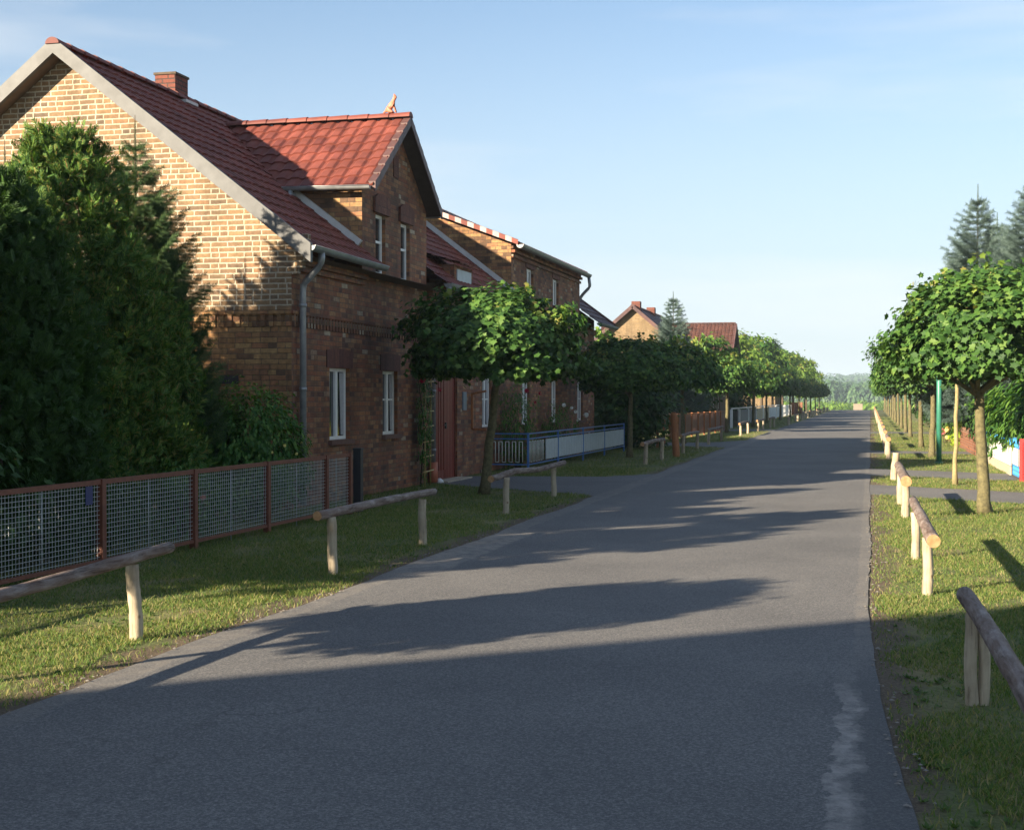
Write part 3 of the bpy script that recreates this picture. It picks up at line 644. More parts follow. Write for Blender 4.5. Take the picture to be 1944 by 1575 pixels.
# verge boards of zinc along the gable
b = MB()
for sx in (1, -1):
    e = Vector((RX + sx * (RX - EX) * -1 + sx * .06, 18.60, EZ - .045 + .0)); t = Vector((RX, 18.60, RZ + .045))
    dd_ = (t - e); nrm = Vector((0, 0, 1)); off = Vector((0, 0, -.23))
    y0, y1 = 18.60, 18.68
    P = [e + Vector((0, 0, .07)), t + Vector((0, 0, .05)), t + Vector((0, 0, .05)) + off, e + off + Vector((0, 0, .03))]
    A = [Vector((p.x, y0, p.z)) for p in P]; B = [Vector((p.x, y1, p.z)) for p in P]
    b.add(A + B, [(0, 1, 2, 3), (7, 6, 5, 4), (0, 4, 5, 1), (1, 5, 6, 2), (2, 6, 7, 3), (3, 7, 4, 0)])
b.build('verge_board', ZINC, h1)
b = MB()
for sx in (1, -1):
    ex = RX + sx * (EX - RX)
    b.poly([(ex, 18.681, EZ - .14), (RX, 18.681, RZ - .14), (RX, YG + .0, RZ - .14), (ex, YG + .0, EZ - .14)])
    b.poly([(ex, YG, EZ - .14), (ex, YE, EZ - .14), (X1 if sx > 0 else BX, YE, EZ - .16), (X1 if sx > 0 else BX, YG, EZ - .16)])
b.build('soffit', simple('soffit_wood', (.12, .08, .06), .8, .2), h1)
# dormer roof
b = TMB(); hl = math.hypot(1.85, DZr - 5.03); xb = -11.5
tile_field(b, (xb, DYC - 1.85, 5.03), (1, 0, 0), (0, 1.85, DZr - 5.03), DVX - xb, hl); tile_field(b, (xb, DYC + 1.85, 5.03), (1, 0, 0), (0, -1.85, DZr - 5.03), DVX - xb, hl)
# trim the part of the dormer roof that would come out behind the main slope
kf = []; kt = []
for f, t_ in zip(b.f, b.tuv):
    cx = sum(b.v[i][0] for i in f) / 4; cz = sum(b.v[i][2] for i in f) / 4
    if cz > rz(cx) - .12: kf.append(f); kt.append(t_)
b.f = kf; b.tuv = kt; build_tiles('dormer_roof', b, T_RED, h1)
ridge_caps((DVX + .03, DYC, DZr + .01), (-11.15, DYC, DZr + .01), T_RED, h1)
# verge tiles of the dormer
b = MB()
for sy in (-1, 1):
    e = Vector((0, DYC + sy * 1.85, 5.03)); t = Vector((0, DYC, DZr)); n = 8
    for k in range(n):
        p = e.lerp(t, k / n) + Vector((0, 0, .05)); q = e.lerp(t, (k + 1.06) / n) + Vector((0, 0, .025))
        b.add([(DVX - .09, *p.yz), (DVX + .035, *p.yz), (DVX + .035, *q.yz), (DVX - .09, *q.yz), (DVX + .02, p.y, p.z - .17), (DVX + .02, q.y, q.z - .15), (DVX + .035, p.y, p.z - .17), (DVX + .035, q.y, q.z - .15)],
              [(0, 1, 2, 3), (1, 6, 7, 2), (6, 4, 5, 7), (0, 4, 6, 1)])
b.build('verge_tiles', T_DARK, h1)
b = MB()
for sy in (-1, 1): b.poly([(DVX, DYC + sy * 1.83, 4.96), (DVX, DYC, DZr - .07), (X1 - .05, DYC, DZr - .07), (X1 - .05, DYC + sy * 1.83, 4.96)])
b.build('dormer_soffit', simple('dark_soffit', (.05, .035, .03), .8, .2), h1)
gutter(h1, (EX + .05, 18.62, EZ - .01), (EX + .05, DY0 - .02, EZ - .03)); gutter(h1, (EX + .05, DY1 + .05, EZ - .02), (EX + .05, YE - .05, EZ - .03))
gutter(h1, (-9.4, DYC - 1.92, 5.02), (DVX - .03, DYC - 1.92, 5.00), .06); gutter(h1, (-9.4, DYC + 1.92, 5.02), (DVX - .03, DYC + 1.92, 5.00), .06)
downpipe(h1, [(-9.15, DYC - 1.92, 4.97), (-9.15, DYC - 1.92, 4.78), (-9.12, DYC - 1.85, rz(-9.12) + .06)], .04)
downpipe(h1, [(EX + .05, 19.05, EZ - .05), (EX + .05, 19.05, EZ - .22), (X1 + .09, 19.1, EZ - .52), (X1 + .09, 19.1, .05)])
downpipe(h1, [(EX + .05, 25.36, EZ - .06), (EX + .05, 25.36, EZ - .2), (X1 + .09, 25.38, EZ - .45), (X1 + .09, 25.38, .36)])
MB().tube([(X1 + .09, 25.38, .02), (X1 + .09, 25.38, .40)], .085, 12).build('pipe_foot', TERRA, h1)
# pale flashing beside the dormer and against the next house
b = MB(); b.beam((-9.15, DY0 - .03, rz(-9.15) + .08), (-8.02, DY0 - .03, rz(-8.02) + .08), .07, .10); b.build('flashing', FLASH, h1); b = MB(); b.beam((-10.6, YE - .05, rz(-10.6) + .1), (-7.75, YE - .05, rz(-7.75) + .1), .10, .10); b.build('flashing', FLASH, h1)
# chimney
ch = MB(); ch.box((-11.98, 22.35, 6.3), (-11.60, 22.82, 7.16)); c_ = ch.build('chimney', BR_CHIM, h1)
MB().box((-12.0, 22.33, 7.161), (-11.58, 22.84, 7.20)).build('chimney_cap', DBARK, c_)
MB().beam((-11.50, 22.45, 6.72), (-11.50, 22.9, 6.72), .12, .05).build('chimney_flashing', FLASH, c_)
# skylight and small entrance dormer on the far part of the roof
sk = MB(); up_ = up; sk.beam(Vector((-9.35, 26.2, rz(-9.35) + .1)), Vector((-8.9, 26.2, rz(-8.9) + .1)), .5, .12, up=(0, 1, 0)); 
sk = MB(); p0 = Vector((-9.5, 0, rz(-9.5))); p1 = Vector((-9.0, 0, rz(-9.0))); n_ = Vector((SL, 0, 1)).normalized()
def rp(x, y, o): return (x + n_.x * o, y, rz(x) + n_.z * o)
sk.add([rp(-8.9, 25.9, .03), rp(-8.9, 26.5, .03), rp(-9.5, 26.5, .03), rp(-9.5, 25.9, .03), rp(-8.9, 25.9, .13), rp(-8.9, 26.5, .13), rp(-9.5, 26.5, .13), rp(-9.5, 25.9, .13)], [(0, 1, 5, 4), (1, 2, 6, 5), (2, 3, 7, 6), (3, 0, 4, 7), (4, 5, 6, 7)]); sk.build('skylight', FLASH, h1)
e2 = MB(); e2.box((-8.9, 26.6, 3.7), (-7.86, 27.9, 4.20)); e2.build('low_dormer_wall', BR_RED, h1)
b = TMB(); tile_field(b, (-7.72, 26.45, 4.22), (0, 1, 0), Vector((-1, 0, .28)), 1.6, 1.2, amp=.010, step=.018); build_tiles('low_dormer_roof', b, T_RED, h1)
MB().box((-7.859, 26.75, 3.76), (-7.84, 27.75, 4.12)).build('low_dormer_window', PALEPANEL, h1)
# timber bracket and house lamp by the door
MB().box((X1 + .001, 27.62, 1.35), (X1 + .03, 27.86, 1.72)).build('notice_board', simple('grey_blue_plate', (.16, .2, .25), .4, .2), h1)
b = MB(); b.beam((X1 + .05, 28.2, .95), (X1 + .05, 28.2, 1.7), .04, .04, up=(1, 0, 0)); b.beam((X1 + .05, 28.2, .95), (X1 + .35, 28.2, .95), .04, .04); b.beam((X1 + .05, 28.2, 1.68), (X1 + .35, 28.2, 1.74), .04, .04); b.build('bracket', ORWOOD, h1)

# cat figure on the dormer ridge: one skinned body facing the street
def cat():
    me = bpy.data.meshes.new('cat_figure')
    J = [((0, 0, .075), .052), ((.045, 0, .13), .046), ((.075, 0, .185), .036), ((.092, 0, .225), .024), ((.105, 0, .262), .034), ((.137, 0, .256), .017),
         ((.112, .018, .05), .015), ((.125, .018, .008), .013), ((.112, -.018, .05), .015), ((.125, -.018, .008), .013), ((.035, .035, .03), .03), ((.085, .045, .012), .014), ((.035, -.035, .03), .03), ((.085, -.045, .012), .014),
         ((-.06, 0, .03), .018), ((-.10, .03, .02), .012), ((-.08, .07, .015), .010), ((.10, .02, .292), .009), ((.10, .024, .312), .003), ((.10, -.02, .292), .009), ((.10, -.024, .312), .003), ((.085, .018, .12), .018), ((.085, -.018, .12), .018)]
    E_ = [(0, 1), (1, 2), (2, 3), (3, 4), (4, 5), (1, 21), (21, 6), (6, 7), (1, 22), (22, 8), (8, 9), (0, 10), (10, 11), (0, 12), (12, 13), (0, 14), (14, 15), (15, 16), (4, 17), (17, 18), (4, 19), (19, 20)]
    me.from_pydata([j[0] for j in J], E_, []); me.materials.append(TERRA); o = obj('cat_figure', me); sk_ = o.modifiers.new('skin', 'SKIN')
    for i, j in enumerate(J): me.skin_vertices[0].data[i].radius = (j[1], j[1])
    me.skin_vertices[0].data[0].use_root = True
    sk_.use_smooth_shade = True; ss = o.modifiers.new('sub', 'SUBSURF'); ss.levels = 2; ss.render_levels = 2
    o.location = (-8.13, DYC, DZr + .095); o.scale = (1.08,) * 3; o.rotation_euler.z = R(0)
    tag(o, 'small terracotta cat sitting on the ridge end of the dormer roof', 'roof figure')
cat()

# ================================================================ HOUSE 2 (adjoining)
h2 = empty('brick_house', (0, 0, 0), label='adjoining brick house with a tall shed dormer and dark tiled roof behind the first maple', cat='house')
Y2a, Y2b = YE, 41.8; w = MB()
W2 = [(32.72, 33.5, .96, 2.05), (35.95, 36.7, .96, 2.05), (39.25, 40.1, .96, 2.08)]
wall_holes(w, X1, Y2a, Y2b, 0, 3.62, W2, 0)
W2u = [(33.2, 33.9, 4.0, 4.72), (36.1, 36.8, 4.0, 4.7)]
SY1 = 39.6
wall_holes(w, X1, Y2a, SY1, 3.62, 5.12, W2u, 0)
ssl = (5.93 - 5.15) / (10.05 - 8.0)
def sz(x): return 5.12 + (X1 - x) * ssl
for y, mi in ((Y2a + .002, 1), (SY1, 0)): w.poly([(X1, y, 3.4), (X1, y, 5.12), (-11.2, y, sz(-11.2)), (-11.2, y, 3.4)], mi)
w.poly([(BX, Y2b, 0), (X1, Y2b, 0), (X1, Y2b, rz(X1) - .1), (RX, Y2b, RZ - .3), (BX, Y2b, rz(X1) - .1)], 0)
w.poly([(BX, Y2a, 0), (BX, Y2b, 0), (BX, Y2b, 3.4), (BX, Y2a, 3.4)], 0)
w.build('wall', [BR_RED, BR_OLD], h2)
b = MB()
for zc, px in ((4.86, .05), (4.97, .09), (5.06, .05)): b.box((X1 + .001, Y2a + .01, zc - .035), (X1 + px, SY1 - .01, zc + .03))
b.box((X1 + .001, Y2a, 3.45), (X1 + .06, Y2b - .01, 3.60)); b.build('cornice', BR_RED, h2)
for (a, bb, c, d) in W2: window(h2, X1, a, bb, c, d, mull='vh', curtain=True, lint=.28, arch=.03, proud=.012)
for (a, bb, c, d) in W2u: window(h2, X1, a, bb, c, d, mull='v', curtain=False, lint=.24, arch=.03, proud=.02)
b = TMB(); sup = Vector((-1, 0, ssl)).normalized(); tile_field(b, (-7.82, Y2a - .10, 5.14), (0, 1, 0), sup, SY1 - Y2a + .25, 3.2); build_tiles('shed_roof', b, T_RED, h2)
# chequered white and red verge tiles
b = MB(); n = 18
for k in range(n):
    x0 = -7.80 - k * .15; x1 = x0 - .15; z_0 = 5.14 + (-7.82 - x0) * ssl; z_1 = z_0 + .15 * ssl; yy0, yy1 = Y2a - .15, Y2a - .02
    b.add([(x0, yy0, z_0 + .07), (x1, yy0, z_1 + .07), (x1, yy1, z_1 + .08), (x0, yy1, z_0 + .08), (x0, yy0, z_0 - .04), (x1, yy0, z_1 - .04)], [(0, 1, 2, 3), (0, 4, 5, 1)], 1 if k % 2 else 0)
b.build('verge_tiles', [T_RED, simple('pinkish_pale_tile', (.36, .27, .25), .6, .2)], h2)
b = TMB(); EX2 = -7.5; tile_field(b, (EX2, SY1 - .0, EZ - .0), (0, 1, 0), up, 42.5 - SY1, full - .2); tile_field(b, (-10.2, Y2a, rz(-10.2)), (0, 1, 0), up, SY1 - Y2a, math.hypot(-10.2 - RX, RZ - rz(-10.2)))
build_tiles('roof', b, T_DARK, h2)
b = TMB(); tile_field(b, (2 * RX - EX, Y2a, EZ), (0, 1, 0), up2, 42.5 - Y2a, full); build_tiles('rear_roof', b, T_DARK, h2)
ridge_caps((RX, Y2a, RZ), (RX, 42.5, RZ), T_DARK, h2)
gutter(h2, (-7.76, Y2a - .12, 5.10), (-7.76, SY1 + .15, 5.08), .085); gutter(h2, (EX2 + .05, SY1 + .1, EZ - .02), (EX2 + .05, 42.5, EZ - .03))
downpipe(h2, [(-7.76, SY1 + .1, 5.05), (-7.72, SY1 + .12, 4.75), (-7.95, SY1 + .12, 4.52), (-8.15, SY1 + .12, rz(-8.15) + .05)], .045)
MB().beam((EX2, 42.52, EZ + .02), (RX, 42.52, RZ + .03), .05, .14).build('verge_board', T_DARK, h2)

# ================================================================ far houses on the left
def far_house(name, label, X, xb, y0, y1, ez, rzz, wm, tm, chim=True, gable='y', ov=.3):
    h = empty(name, (0, 0, 0), label=label, cat='house'); w = MB(); xm = (X + xb) / 2; ym = (y0 + y1) / 2
    holes = [(y0 + 1.6, y0 + 2.4, 1.0, 2.2), (y0 + 4.0, y0 + 4.8, 1.0, 2.2)] if y1 - y0 > 6 else [(ym - .5, ym + .5, 1.0, 2.2)]
    wall_holes(w, X, y0, y1, 0, ez, holes)
    w.poly([(xb, y0, 0), (xb, y1, 0), (xb, y1, ez), (xb, y0, ez)])
    if gable == 'y':
        for y in (y0, y1): w.poly([(xb, y, 0), (X, y, 0), (X, y, ez), (xm, y, rzz - .06), (xb, y, ez)])
    else:
        for y in (y0, y1): w.poly([(xb, y, 0), (X, y, 0), (X, y, ez), (xb, y, ez)])
        for x in (X, xb): w.poly([(x, y0, ez), (x, y1, ez), (x, ym, rzz - .06)])
    w.build('wall', wm, h)
    b = TMB(); 
    if gable == 'y':
        sl = (rzz - ez) / (X - xm); oe = .35; L2 = math.hypot(X - xm + oe, rzz - ez + oe * sl)
        for sx in (1, -1): tile_field(b, (xm + sx * (X - xm + oe), y0 - ov, ez - oe * sl), (0, 1, 0), (-sx, 0, sl), y1 - y0 + 2 * ov, L2)
        build_tiles('roof', b, tm, h); ridge_caps((xm, y0 - ov, rzz), (xm, y1 + ov, rzz), tm, h)
        v = MB()
        for sx in (1, -1): v.beam((xm + sx * (X - xm + oe), y0 - ov - .03, ez - oe * sl - .02), (xm, y0 - ov - .03, rzz - .02), .04, .18)
        v.build('verge_board', T_DARK, h)
    else:
        sl = (rzz - ez) / (ym - y0); oe = .35; L2 = math.hypot(ym - y0 + oe, rzz - ez + oe * sl)
        for sy in (1, -1): tile_field(b, (xb - ov, ym - sy * (ym - y0 + oe), ez - oe * sl), (1, 0, 0), (0, sy, sl), X - xb + 2 * ov, L2)
        build_tiles('roof', b, tm, h); ridge_caps((xb - ov, ym, rzz), (X + ov, ym, rzz), tm, h)
        v = MB()
        for sy in (1, -1): v.beam((X + ov + .03, ym - sy * (ym - y0 + oe), ez - oe * sl - .02), (X + ov + .03, ym, rzz - .02), .04, .18, up=(1, 0, 0))
        v.build('verge_board', T_DARK, h)
    for (a, bb, c, d) in holes: window(h, X, a, bb, c, d, curtain=False, lint=0)
    if chim:
        for cy in chim:
            c_ = MB().box((xm - .15, cy, rzz - .5), (xm + .3, cy + .5, rzz + .28)).build('chimney', BR_CHIM, h)
    return h
far_house('brick_house', 'ochre brick house with its sunlit gable above the second maple, before the blue spruce', -8.05, -16.1, 74, 84, 2.95, 6.4, BR_OCHRE, T_DARK, chim=(74.3, 79.5))
far_house('brick_house', 'brick house showing only a plain brown tiled roof slope right of the blue spruce', -9.3, -18, 94, 103, 3.4, 6.7, BR_OCHRE, T_BROWN, chim=None, gable='x')
far_house('brick_house', 'farthest house, a low brown roof peeping out between the trees on the left', -9.6, -17, 150, 160, 3.2, 6.3, BR_OCHRE, T_BROWN, chim=None)
# unseen house added beside the photographer to throw the foreground shade
far_house('brick_house', 'unseen large brick house added for its shade, left of the photographer at the near end of the road', -8.4, -16.6, -19.6, -8.1, 4.6, 8.9, BR_RED, T_RED, chim=(-14,))

# ================================================================ vegetation builders
MAPLE_TV = []
def maple_leaf_template():
    # five-lobed outline, tip at +y, slightly folded
    a = [(0, -.42), (.16, -.30), (.44, -.34), (.36, -.10), (.56, .12), (.27, .16), (.20, .30), (.12, .26), (0, .58), (-.12, .26), (-.20, .30), (-.27, .16), (-.56, .12), (-.36, -.10), (-.44, -.34), (-.16, -.30)]
    v = [(0, -.05, .06)] + [(x, y, .10 * abs(x) - .18 * max(0, y) ** 2) for x, y in a]
    f = [(0, i + 1, (i + 1) % len(a) + 1) for i in range(len(a))]; return v, f
ML = maple_leaf_template()
SIMPLE_LEAF = ([(0, -.5, 0), (.3, -.05, .06), (0, .55, -.08), (-.3, -.05, .06)], [(0, 1, 2), (0, 2, 3)])
LONG_LEAF = ([(0, -.5, 0), (.14, -.1, .05), (.1, .3, 0), (0, .6, -.15), (-.1, .3, 0), (-.14, -.1, .05)], [(0, 1, 2), (0, 2, 3), (0, 3, 4), (0, 4, 5)])
def unit(n, rs):
    v = rs.normal(size=(n, 3)); return v / np.linalg.norm(v, axis=1, keepdims=True)
def crown(name, rx, rz_, zc, nclus, per, leaf, size, seed, mats, young=.0, flat=.35, lump=.16, inner=.25, clr=.2, up=.55, outn=.8, shoots=0):
    rs = np.random.RandomState(seed); d = unit(nclus, rs); d[:, 2] = np.where(d[:, 2] < -flat, -flat + rs.uniform(-.12, .05, nclus), d[:, 2])
    ph = rs.uniform(0, 6.28, 6)
    def lumpf(d): return 1 + lump * (np.sin(3.1 * d[:, 0] + ph[0]) * np.sin(2.7 * d[:, 1] + ph[1]) + .6 * np.sin(5.3 * d[:, 2] + ph[2] + 3 * d[:, 0]) + .5 * np.sin(6.1 * d[:, 1] + ph[3] + 2 * d[:, 2]))
    rr = lumpf(d) * np.where(rs.uniform(0, 1, nclus) < inner, rs.uniform(.45, .85, nclus), rs.uniform(.88, 1.03, nclus))
    C = d * rr[:, None] * [rx, rx, rz_] + [0, 0, zc]; csz = rs.uniform(.6, 1.3, nclus) * clr
    T = np.repeat(C, per, 0) + rs.normal(size=(nclus * per, 3)) * np.repeat(csz, per)[:, None] * [.6, .6, .45]; dd = np.repeat(d, per, 0)
    mi = (np.repeat(rs.uniform(0, 1, nclus) * (.35 + .65 * (d[:, 2] > .35)), per) > 1 - young).astype(int)
    if shoots:
        st = []; 
        for _ in range(shoots):
            q = unit(1, rs)[0]; q[2] = abs(q[2]) + .35; q /= np.linalg.norm(q); L_ = rs.uniform(.15, .42)
            base = q * [rx, rx, rz_] * .95 + [0, 0, zc]
            for k in range(int(9 * L_ / .25)): st.append(base + (q * .35 + np.array([0, 0, .65])) * L_ * k / (9 * L_ / .25) + rs.normal(size=3) * .04)
        st = np.array(st); T = np.concatenate([T, st]); dd = np.concatenate([dd, unit(len(st), rs)]); mi = np.concatenate([mi, (rs.uniform(0, 1, len(st)) < .6).astype(int)])
    n = len(T)
    nrm = dd * outn + [0, 0, up] + rs.normal(size=(n, 3)) * .42; spin = dd * [.7, .7, .2] + [0, 0, -.7] + rs.normal(size=(n, 3)) * .35
    M = frames(nrm, spin) * (size * rs.uniform(.65, 1.25, n))[:, None, None]
    return scatter_mesh(name, leaf[0], leaf[1], M, T, mats, mi if len(mats) > 1 else None)
def trunk_mesh(h, r, lean=(0, 0), m=BARK, crown_c=None, rx=1.2, limbs=7, seed=1, name='trunk'):
    rs = random.Random(seed); b = MB(); pts = []; rad = []
    n = 9
    for i in range(n + 1):
        t = i / n; pts.append((lean[0] * t + rs.uniform(-.012, .012), lean[1] * t + rs.uniform(-.012, .012), h * t - .03)); rad.append(r * (1 - .3 * t) * (1.35 if i == 0 else 1.08 if i == 1 else 1))
    b.tube(pts, rad, 12); top = Vector(pts[-1])
    for k in range(limbs):
        a = 6.283 * k / limbs + rs.uniform(-.3, .3); el = rs.uniform(.35, 1.2); L_ = rx * rs.uniform(.7, .95); d = Vector((math.cos(a) * math.cos(el), math.sin(a) * math.cos(el), math.sin(el)))
        p0 = top + Vector((0, 0, -.05 - .1 * rs.random())); mid = p0 + d * L_ * .5 + Vector((0, 0, .08)); end = p0 + d * L_ + Vector((0, 0, .1))
        b.tube([p0, mid, end], [r * .42, r * .26, r * .1], 7)
        for q in range(2):
            a2 = a + rs.uniform(-.9, .9); e2 = mid + Vector((math.cos(a2), math.sin(a2), rs.uniform(.1, .7))) * L_ * .45; b.tube([mid, e2], [r * .2, r * .07], 5)
    return b.mesh(name, m)
ORD = ['nearest', 'second', 'third', 'fourth', 'fifth', 'sixth', 'seventh', 'eighth', 'ninth', 'tenth', 'eleventh', 'twelfth', 'thirteenth', 'fourteenth', 'fifteenth', 'sixteenth', 'seventeenth', 'eighteenth']
CR = [crown('crown', 1.34, .93, 2.50, 600, 31, ML, .104, 3, [LF_MAPLE, LF_YOUNG], .08, shoots=12, clr=.15),
      crown('crown', 1.42, .98, 2.48, 620, 31, ML, .104, 8, [LF_MAPLE, LF_YOUNG], .06, shoots=16, lump=.09, clr=.15)]
CRF = [crown('crown', 1.38, 1.0, 2.48, 300, 16, SIMPLE_LEAF, .19, s, [LF_MAPLE, LF_YOUNG], .16, shoots=18) for s in (21, 22, 23)]
TK = [trunk_mesh(1.95, .086, (.22, 0), seed=1), trunk_mesh(1.85, .092, (-.10, 0), seed=2)]
TKF = [trunk_mesh(1.95, .085, (.05, .03), seed=5), trunk_mesh(1.95, .085, (-.05, 0), seed=6)]
def maple(x, y, label, group, cr, tk, rz_=0, sc=1.0, off=(0, 0, 0), scz=1):
    e = empty('maple_tree', (x, y, gz(x, y)), rz_, label, 'tree', group, (sc, sc, sc * scz)); obj('trunk', tk, e); c = obj('crown', cr, e); c.location = off; return e
GL, GR = 'round-headed maples along the left verge', 'round-headed maples along the right verge'
maple(-6.22, 22.78, 'nearest maple of the left verge, half in sun, before the brick houses', GL, CR[0], TK[0], 0, 1.0, (.20, 0, -.05))
maple(-6.4, 4.9, 'smaller maple left of the photographer, outside the picture, beside the mesh garden fence', GL, CR[0], TK[1], 1.9, .62, scz=1.5)
ly = [37.8, 49.7, 65.4, 79.5, 91.2, 104, 118, 131, 144, 158, 172, 186]
for i, y in enumerate(ly):
    extra = {0: ', in shade at the end of the pale blue fence', 1: ', in front of the red-brown board fence'}.get(i, ', counting away from the camera')
    maple(-6.32 + rnd.uniform(-.06, .06), y, f'{ORD[i + 1]} maple of the left verge{extra}', GL, CR[1] if i == 0 else CRF[i % 3], TKF[i % 2] if i else TKF[1], rnd.uniform(0, 6), .93 if i == 0 else rnd.uniform(.93, 1.04), scz=rnd.uniform(.94, 1.03))
maple(1.54, 20.64, 'nearest maple of the right verge, thick mossy trunk and big round crown', GR, CR[1], TK[1], 0, .96, (.14, 0, .0))
ry = [39.8, 47.8, 60.2, 68.5, 77, 86, 96, 107, 119, 132, 146, 160, 175]
for i, y in enumerate(ry):
    maple(1.60, y, f'{ORD[i + 1]} maple of the right verge, counting away from the camera', GR, CRF[(i + 1) % 3] if i > 0 else CR[0], TKF[i % 2], rnd.uniform(0, 6), rnd.uniform(.93, 1.04), scz=rnd.uniform(.98, 1.1))
# thin young tree and a leader shoot
e = empty('young_maple_tree', (1.52, 27.4, 0), 0, 'slender young maple with a thin pale trunk between the two right-hand paths', 'tree')
obj('trunk', trunk_mesh(2.3, .043, (.03, 0), STAKE, rx=.6, limbs=5, seed=9), e); obj('crown', crown('crown', .85, .95, 2.75, 170, 18, ML, .13, 31, [LF_MAPLE, LF_YOUNG], .2, shoots=10), e)

def cone_foliage(name, prof, H, n, seed, mats, size=.2, jitter=.10, lump=.12, tuft=.16):
    """upright conifer: plume-like tufts of scale-leaf sprays over a lumpy spindle"""
    rs = np.random.RandomState(seed); per = 24; nt_ = max(8, n // per); z = rs.uniform(0, 1, nt_) ** .9; a = rs.uniform(0, 2 * math.pi, nt_)
    ph = rs.uniform(0, 6.28, 5)
    R_ = np.interp(z, [p[0] for p in prof], [p[1] for p in prof]) * (1 + lump * np.sin(3 * a + ph[0] + 4 * z) + lump * .8 * np.sin(5 * a + 9 * z + ph[1]) + lump * .6 * np.sin(17 * z + 2 * a + ph[2]))
    rr = R_ * np.where(rs.uniform(0, 1, nt_) < .25, rs.uniform(.6, .88, nt_), rs.uniform(.86, 1.06, nt_))
    C = np.stack([np.cos(a) * rr, np.sin(a) * rr, z * H + .03], 1); out = np.stack([np.cos(a), np.sin(a), np.zeros(nt_)], 1)
    ax = out * rs.uniform(.35, .9, nt_)[:, None] + [0, 0, 1.0] + rs.normal(size=(nt_, 3)) * .22; ax /= np.linalg.norm(ax, axis=1, keepdims=True)
    L_ = tuft * rs.uniform(.7, 1.5, nt_); N_ = nt_ * per; f = rs.uniform(-1, 1, N_); rp = lambda q: np.repeat(q, per, 0)
    T = rp(C) + rp(ax) * (f * rp(L_))[:, None] + rs.normal(size=(N_, 3)) * (rp(L_) * .34 * (1.1 - np.clip(f, 0, 1)))[:, None]
    spin = rp(ax) * 1.1 + rs.normal(size=(N_, 3)) * .42 + rp(out) * .2; nrm = rp(out) * .6 + rs.normal(size=(N_, 3)) * .6
    tv = []; tf = []
    def quad(x0, y0, x1, y1, w, z_=0):
        dx, dy = x1 - x0, y1 - y0; l_ = math.hypot(dx, dy); nx, ny = -dy / l_ * w, dx / l_ * w; b = len(tv)
        tv.extend([(x0, y0, 0), (x0 + dx * .5 + nx, y0 + dy * .5 + ny, .03), (x1, y1, z_), (x0 + dx * .5 - nx, y0 + dy * .5 - ny, .03)]); tf.extend([(b, b + 1, b + 2), (b, b + 2, b + 3)])
    quad(0, 0, 0, 1, .055)
    for k, (y, l_) in enumerate(((.1, .55), (.35, .5), (.6, .35))):
        for s_ in (1, -1): quad(0, y, s_ * l_ * .5, y + l_ * .85, .05, -.05)
    M = frames(nrm, spin) * (size * rs.uniform(.6, 1.4, N_))[:, None, None]
    return scatter_mesh(name, tv, tf, M, T, mats)
PROF_T = [(0, .95), (.12, 1.15), (.3, 1.2), (.5, 1.05), (.7, .84), (.85, .60), (.94, .34), (1, .08)]
def conifer_trunk(H, r): return MB().tube([(0, 0, -.05), (0, 0, H * .5), (0, 0, H * .92)], [r, r * .6, r * .15], 8).mesh('trunk', DBARK)
def thuja(x, y, H, rsc, label, seed, n=5200, size=.24, group='thuja conifers behind the mesh fence', leaf=None):
    e = empty('thuja_tree', (x, y, 0), rnd.uniform(0, 6), label, 'tree', group)
    obj('trunk', conifer_trunk(H, .09), e); obj('foliage', cone_foliage('foliage', [(a, b_ * rsc) for a, b_ in PROF_T], H, n, seed, [leaf or LF_THUJA], size), e)
thuja(-9.0, 14.6, 4.55, .95, 'big thuja with sunlit top in front of the brick gable', 41, 26000, .125)
thuja(-8.2, 12.1, 3.55, .78, 'dark shaded thuja at the left edge of the picture', 42, 18000, .125, leaf=LF_DARK)  # shade on this tree is put into its darker leaf colour
thuja(-8.75, 15.9, 3.0, .62, 'low thuja filling the corner between the big thuja and the shrub', 47, 12000, .125)
thuja(-8.5, 9.3, 4.5, 1.0, 'thuja outside the picture, first one left of the frame edge', 43, 2500, .34)
thuja(-8.95, 10.75, 3.4, .8, 'unseen low thuja added to shade the mesh fence, between the dark one and its neighbour', 48, 3000, .3)  # unseen tree added to keep the sun off the mesh fence
thuja(-8.4, 7.8, 4.1, .9, 'thuja outside the picture, second one left of the frame edge', 44, 2500, .34)
thuja(-11.2, 9.6, 5.0, 1.15, 'unseen tall thuja added deeper in the garden to shade the big thuja', 45, 2500, .36)  # out of view, added to shade the lower half of the big thuja
thuja(-11.0, 12.6, 3.9, 1.0, 'low thuja deep in the garden behind the dark one', 46, 2500, .34)

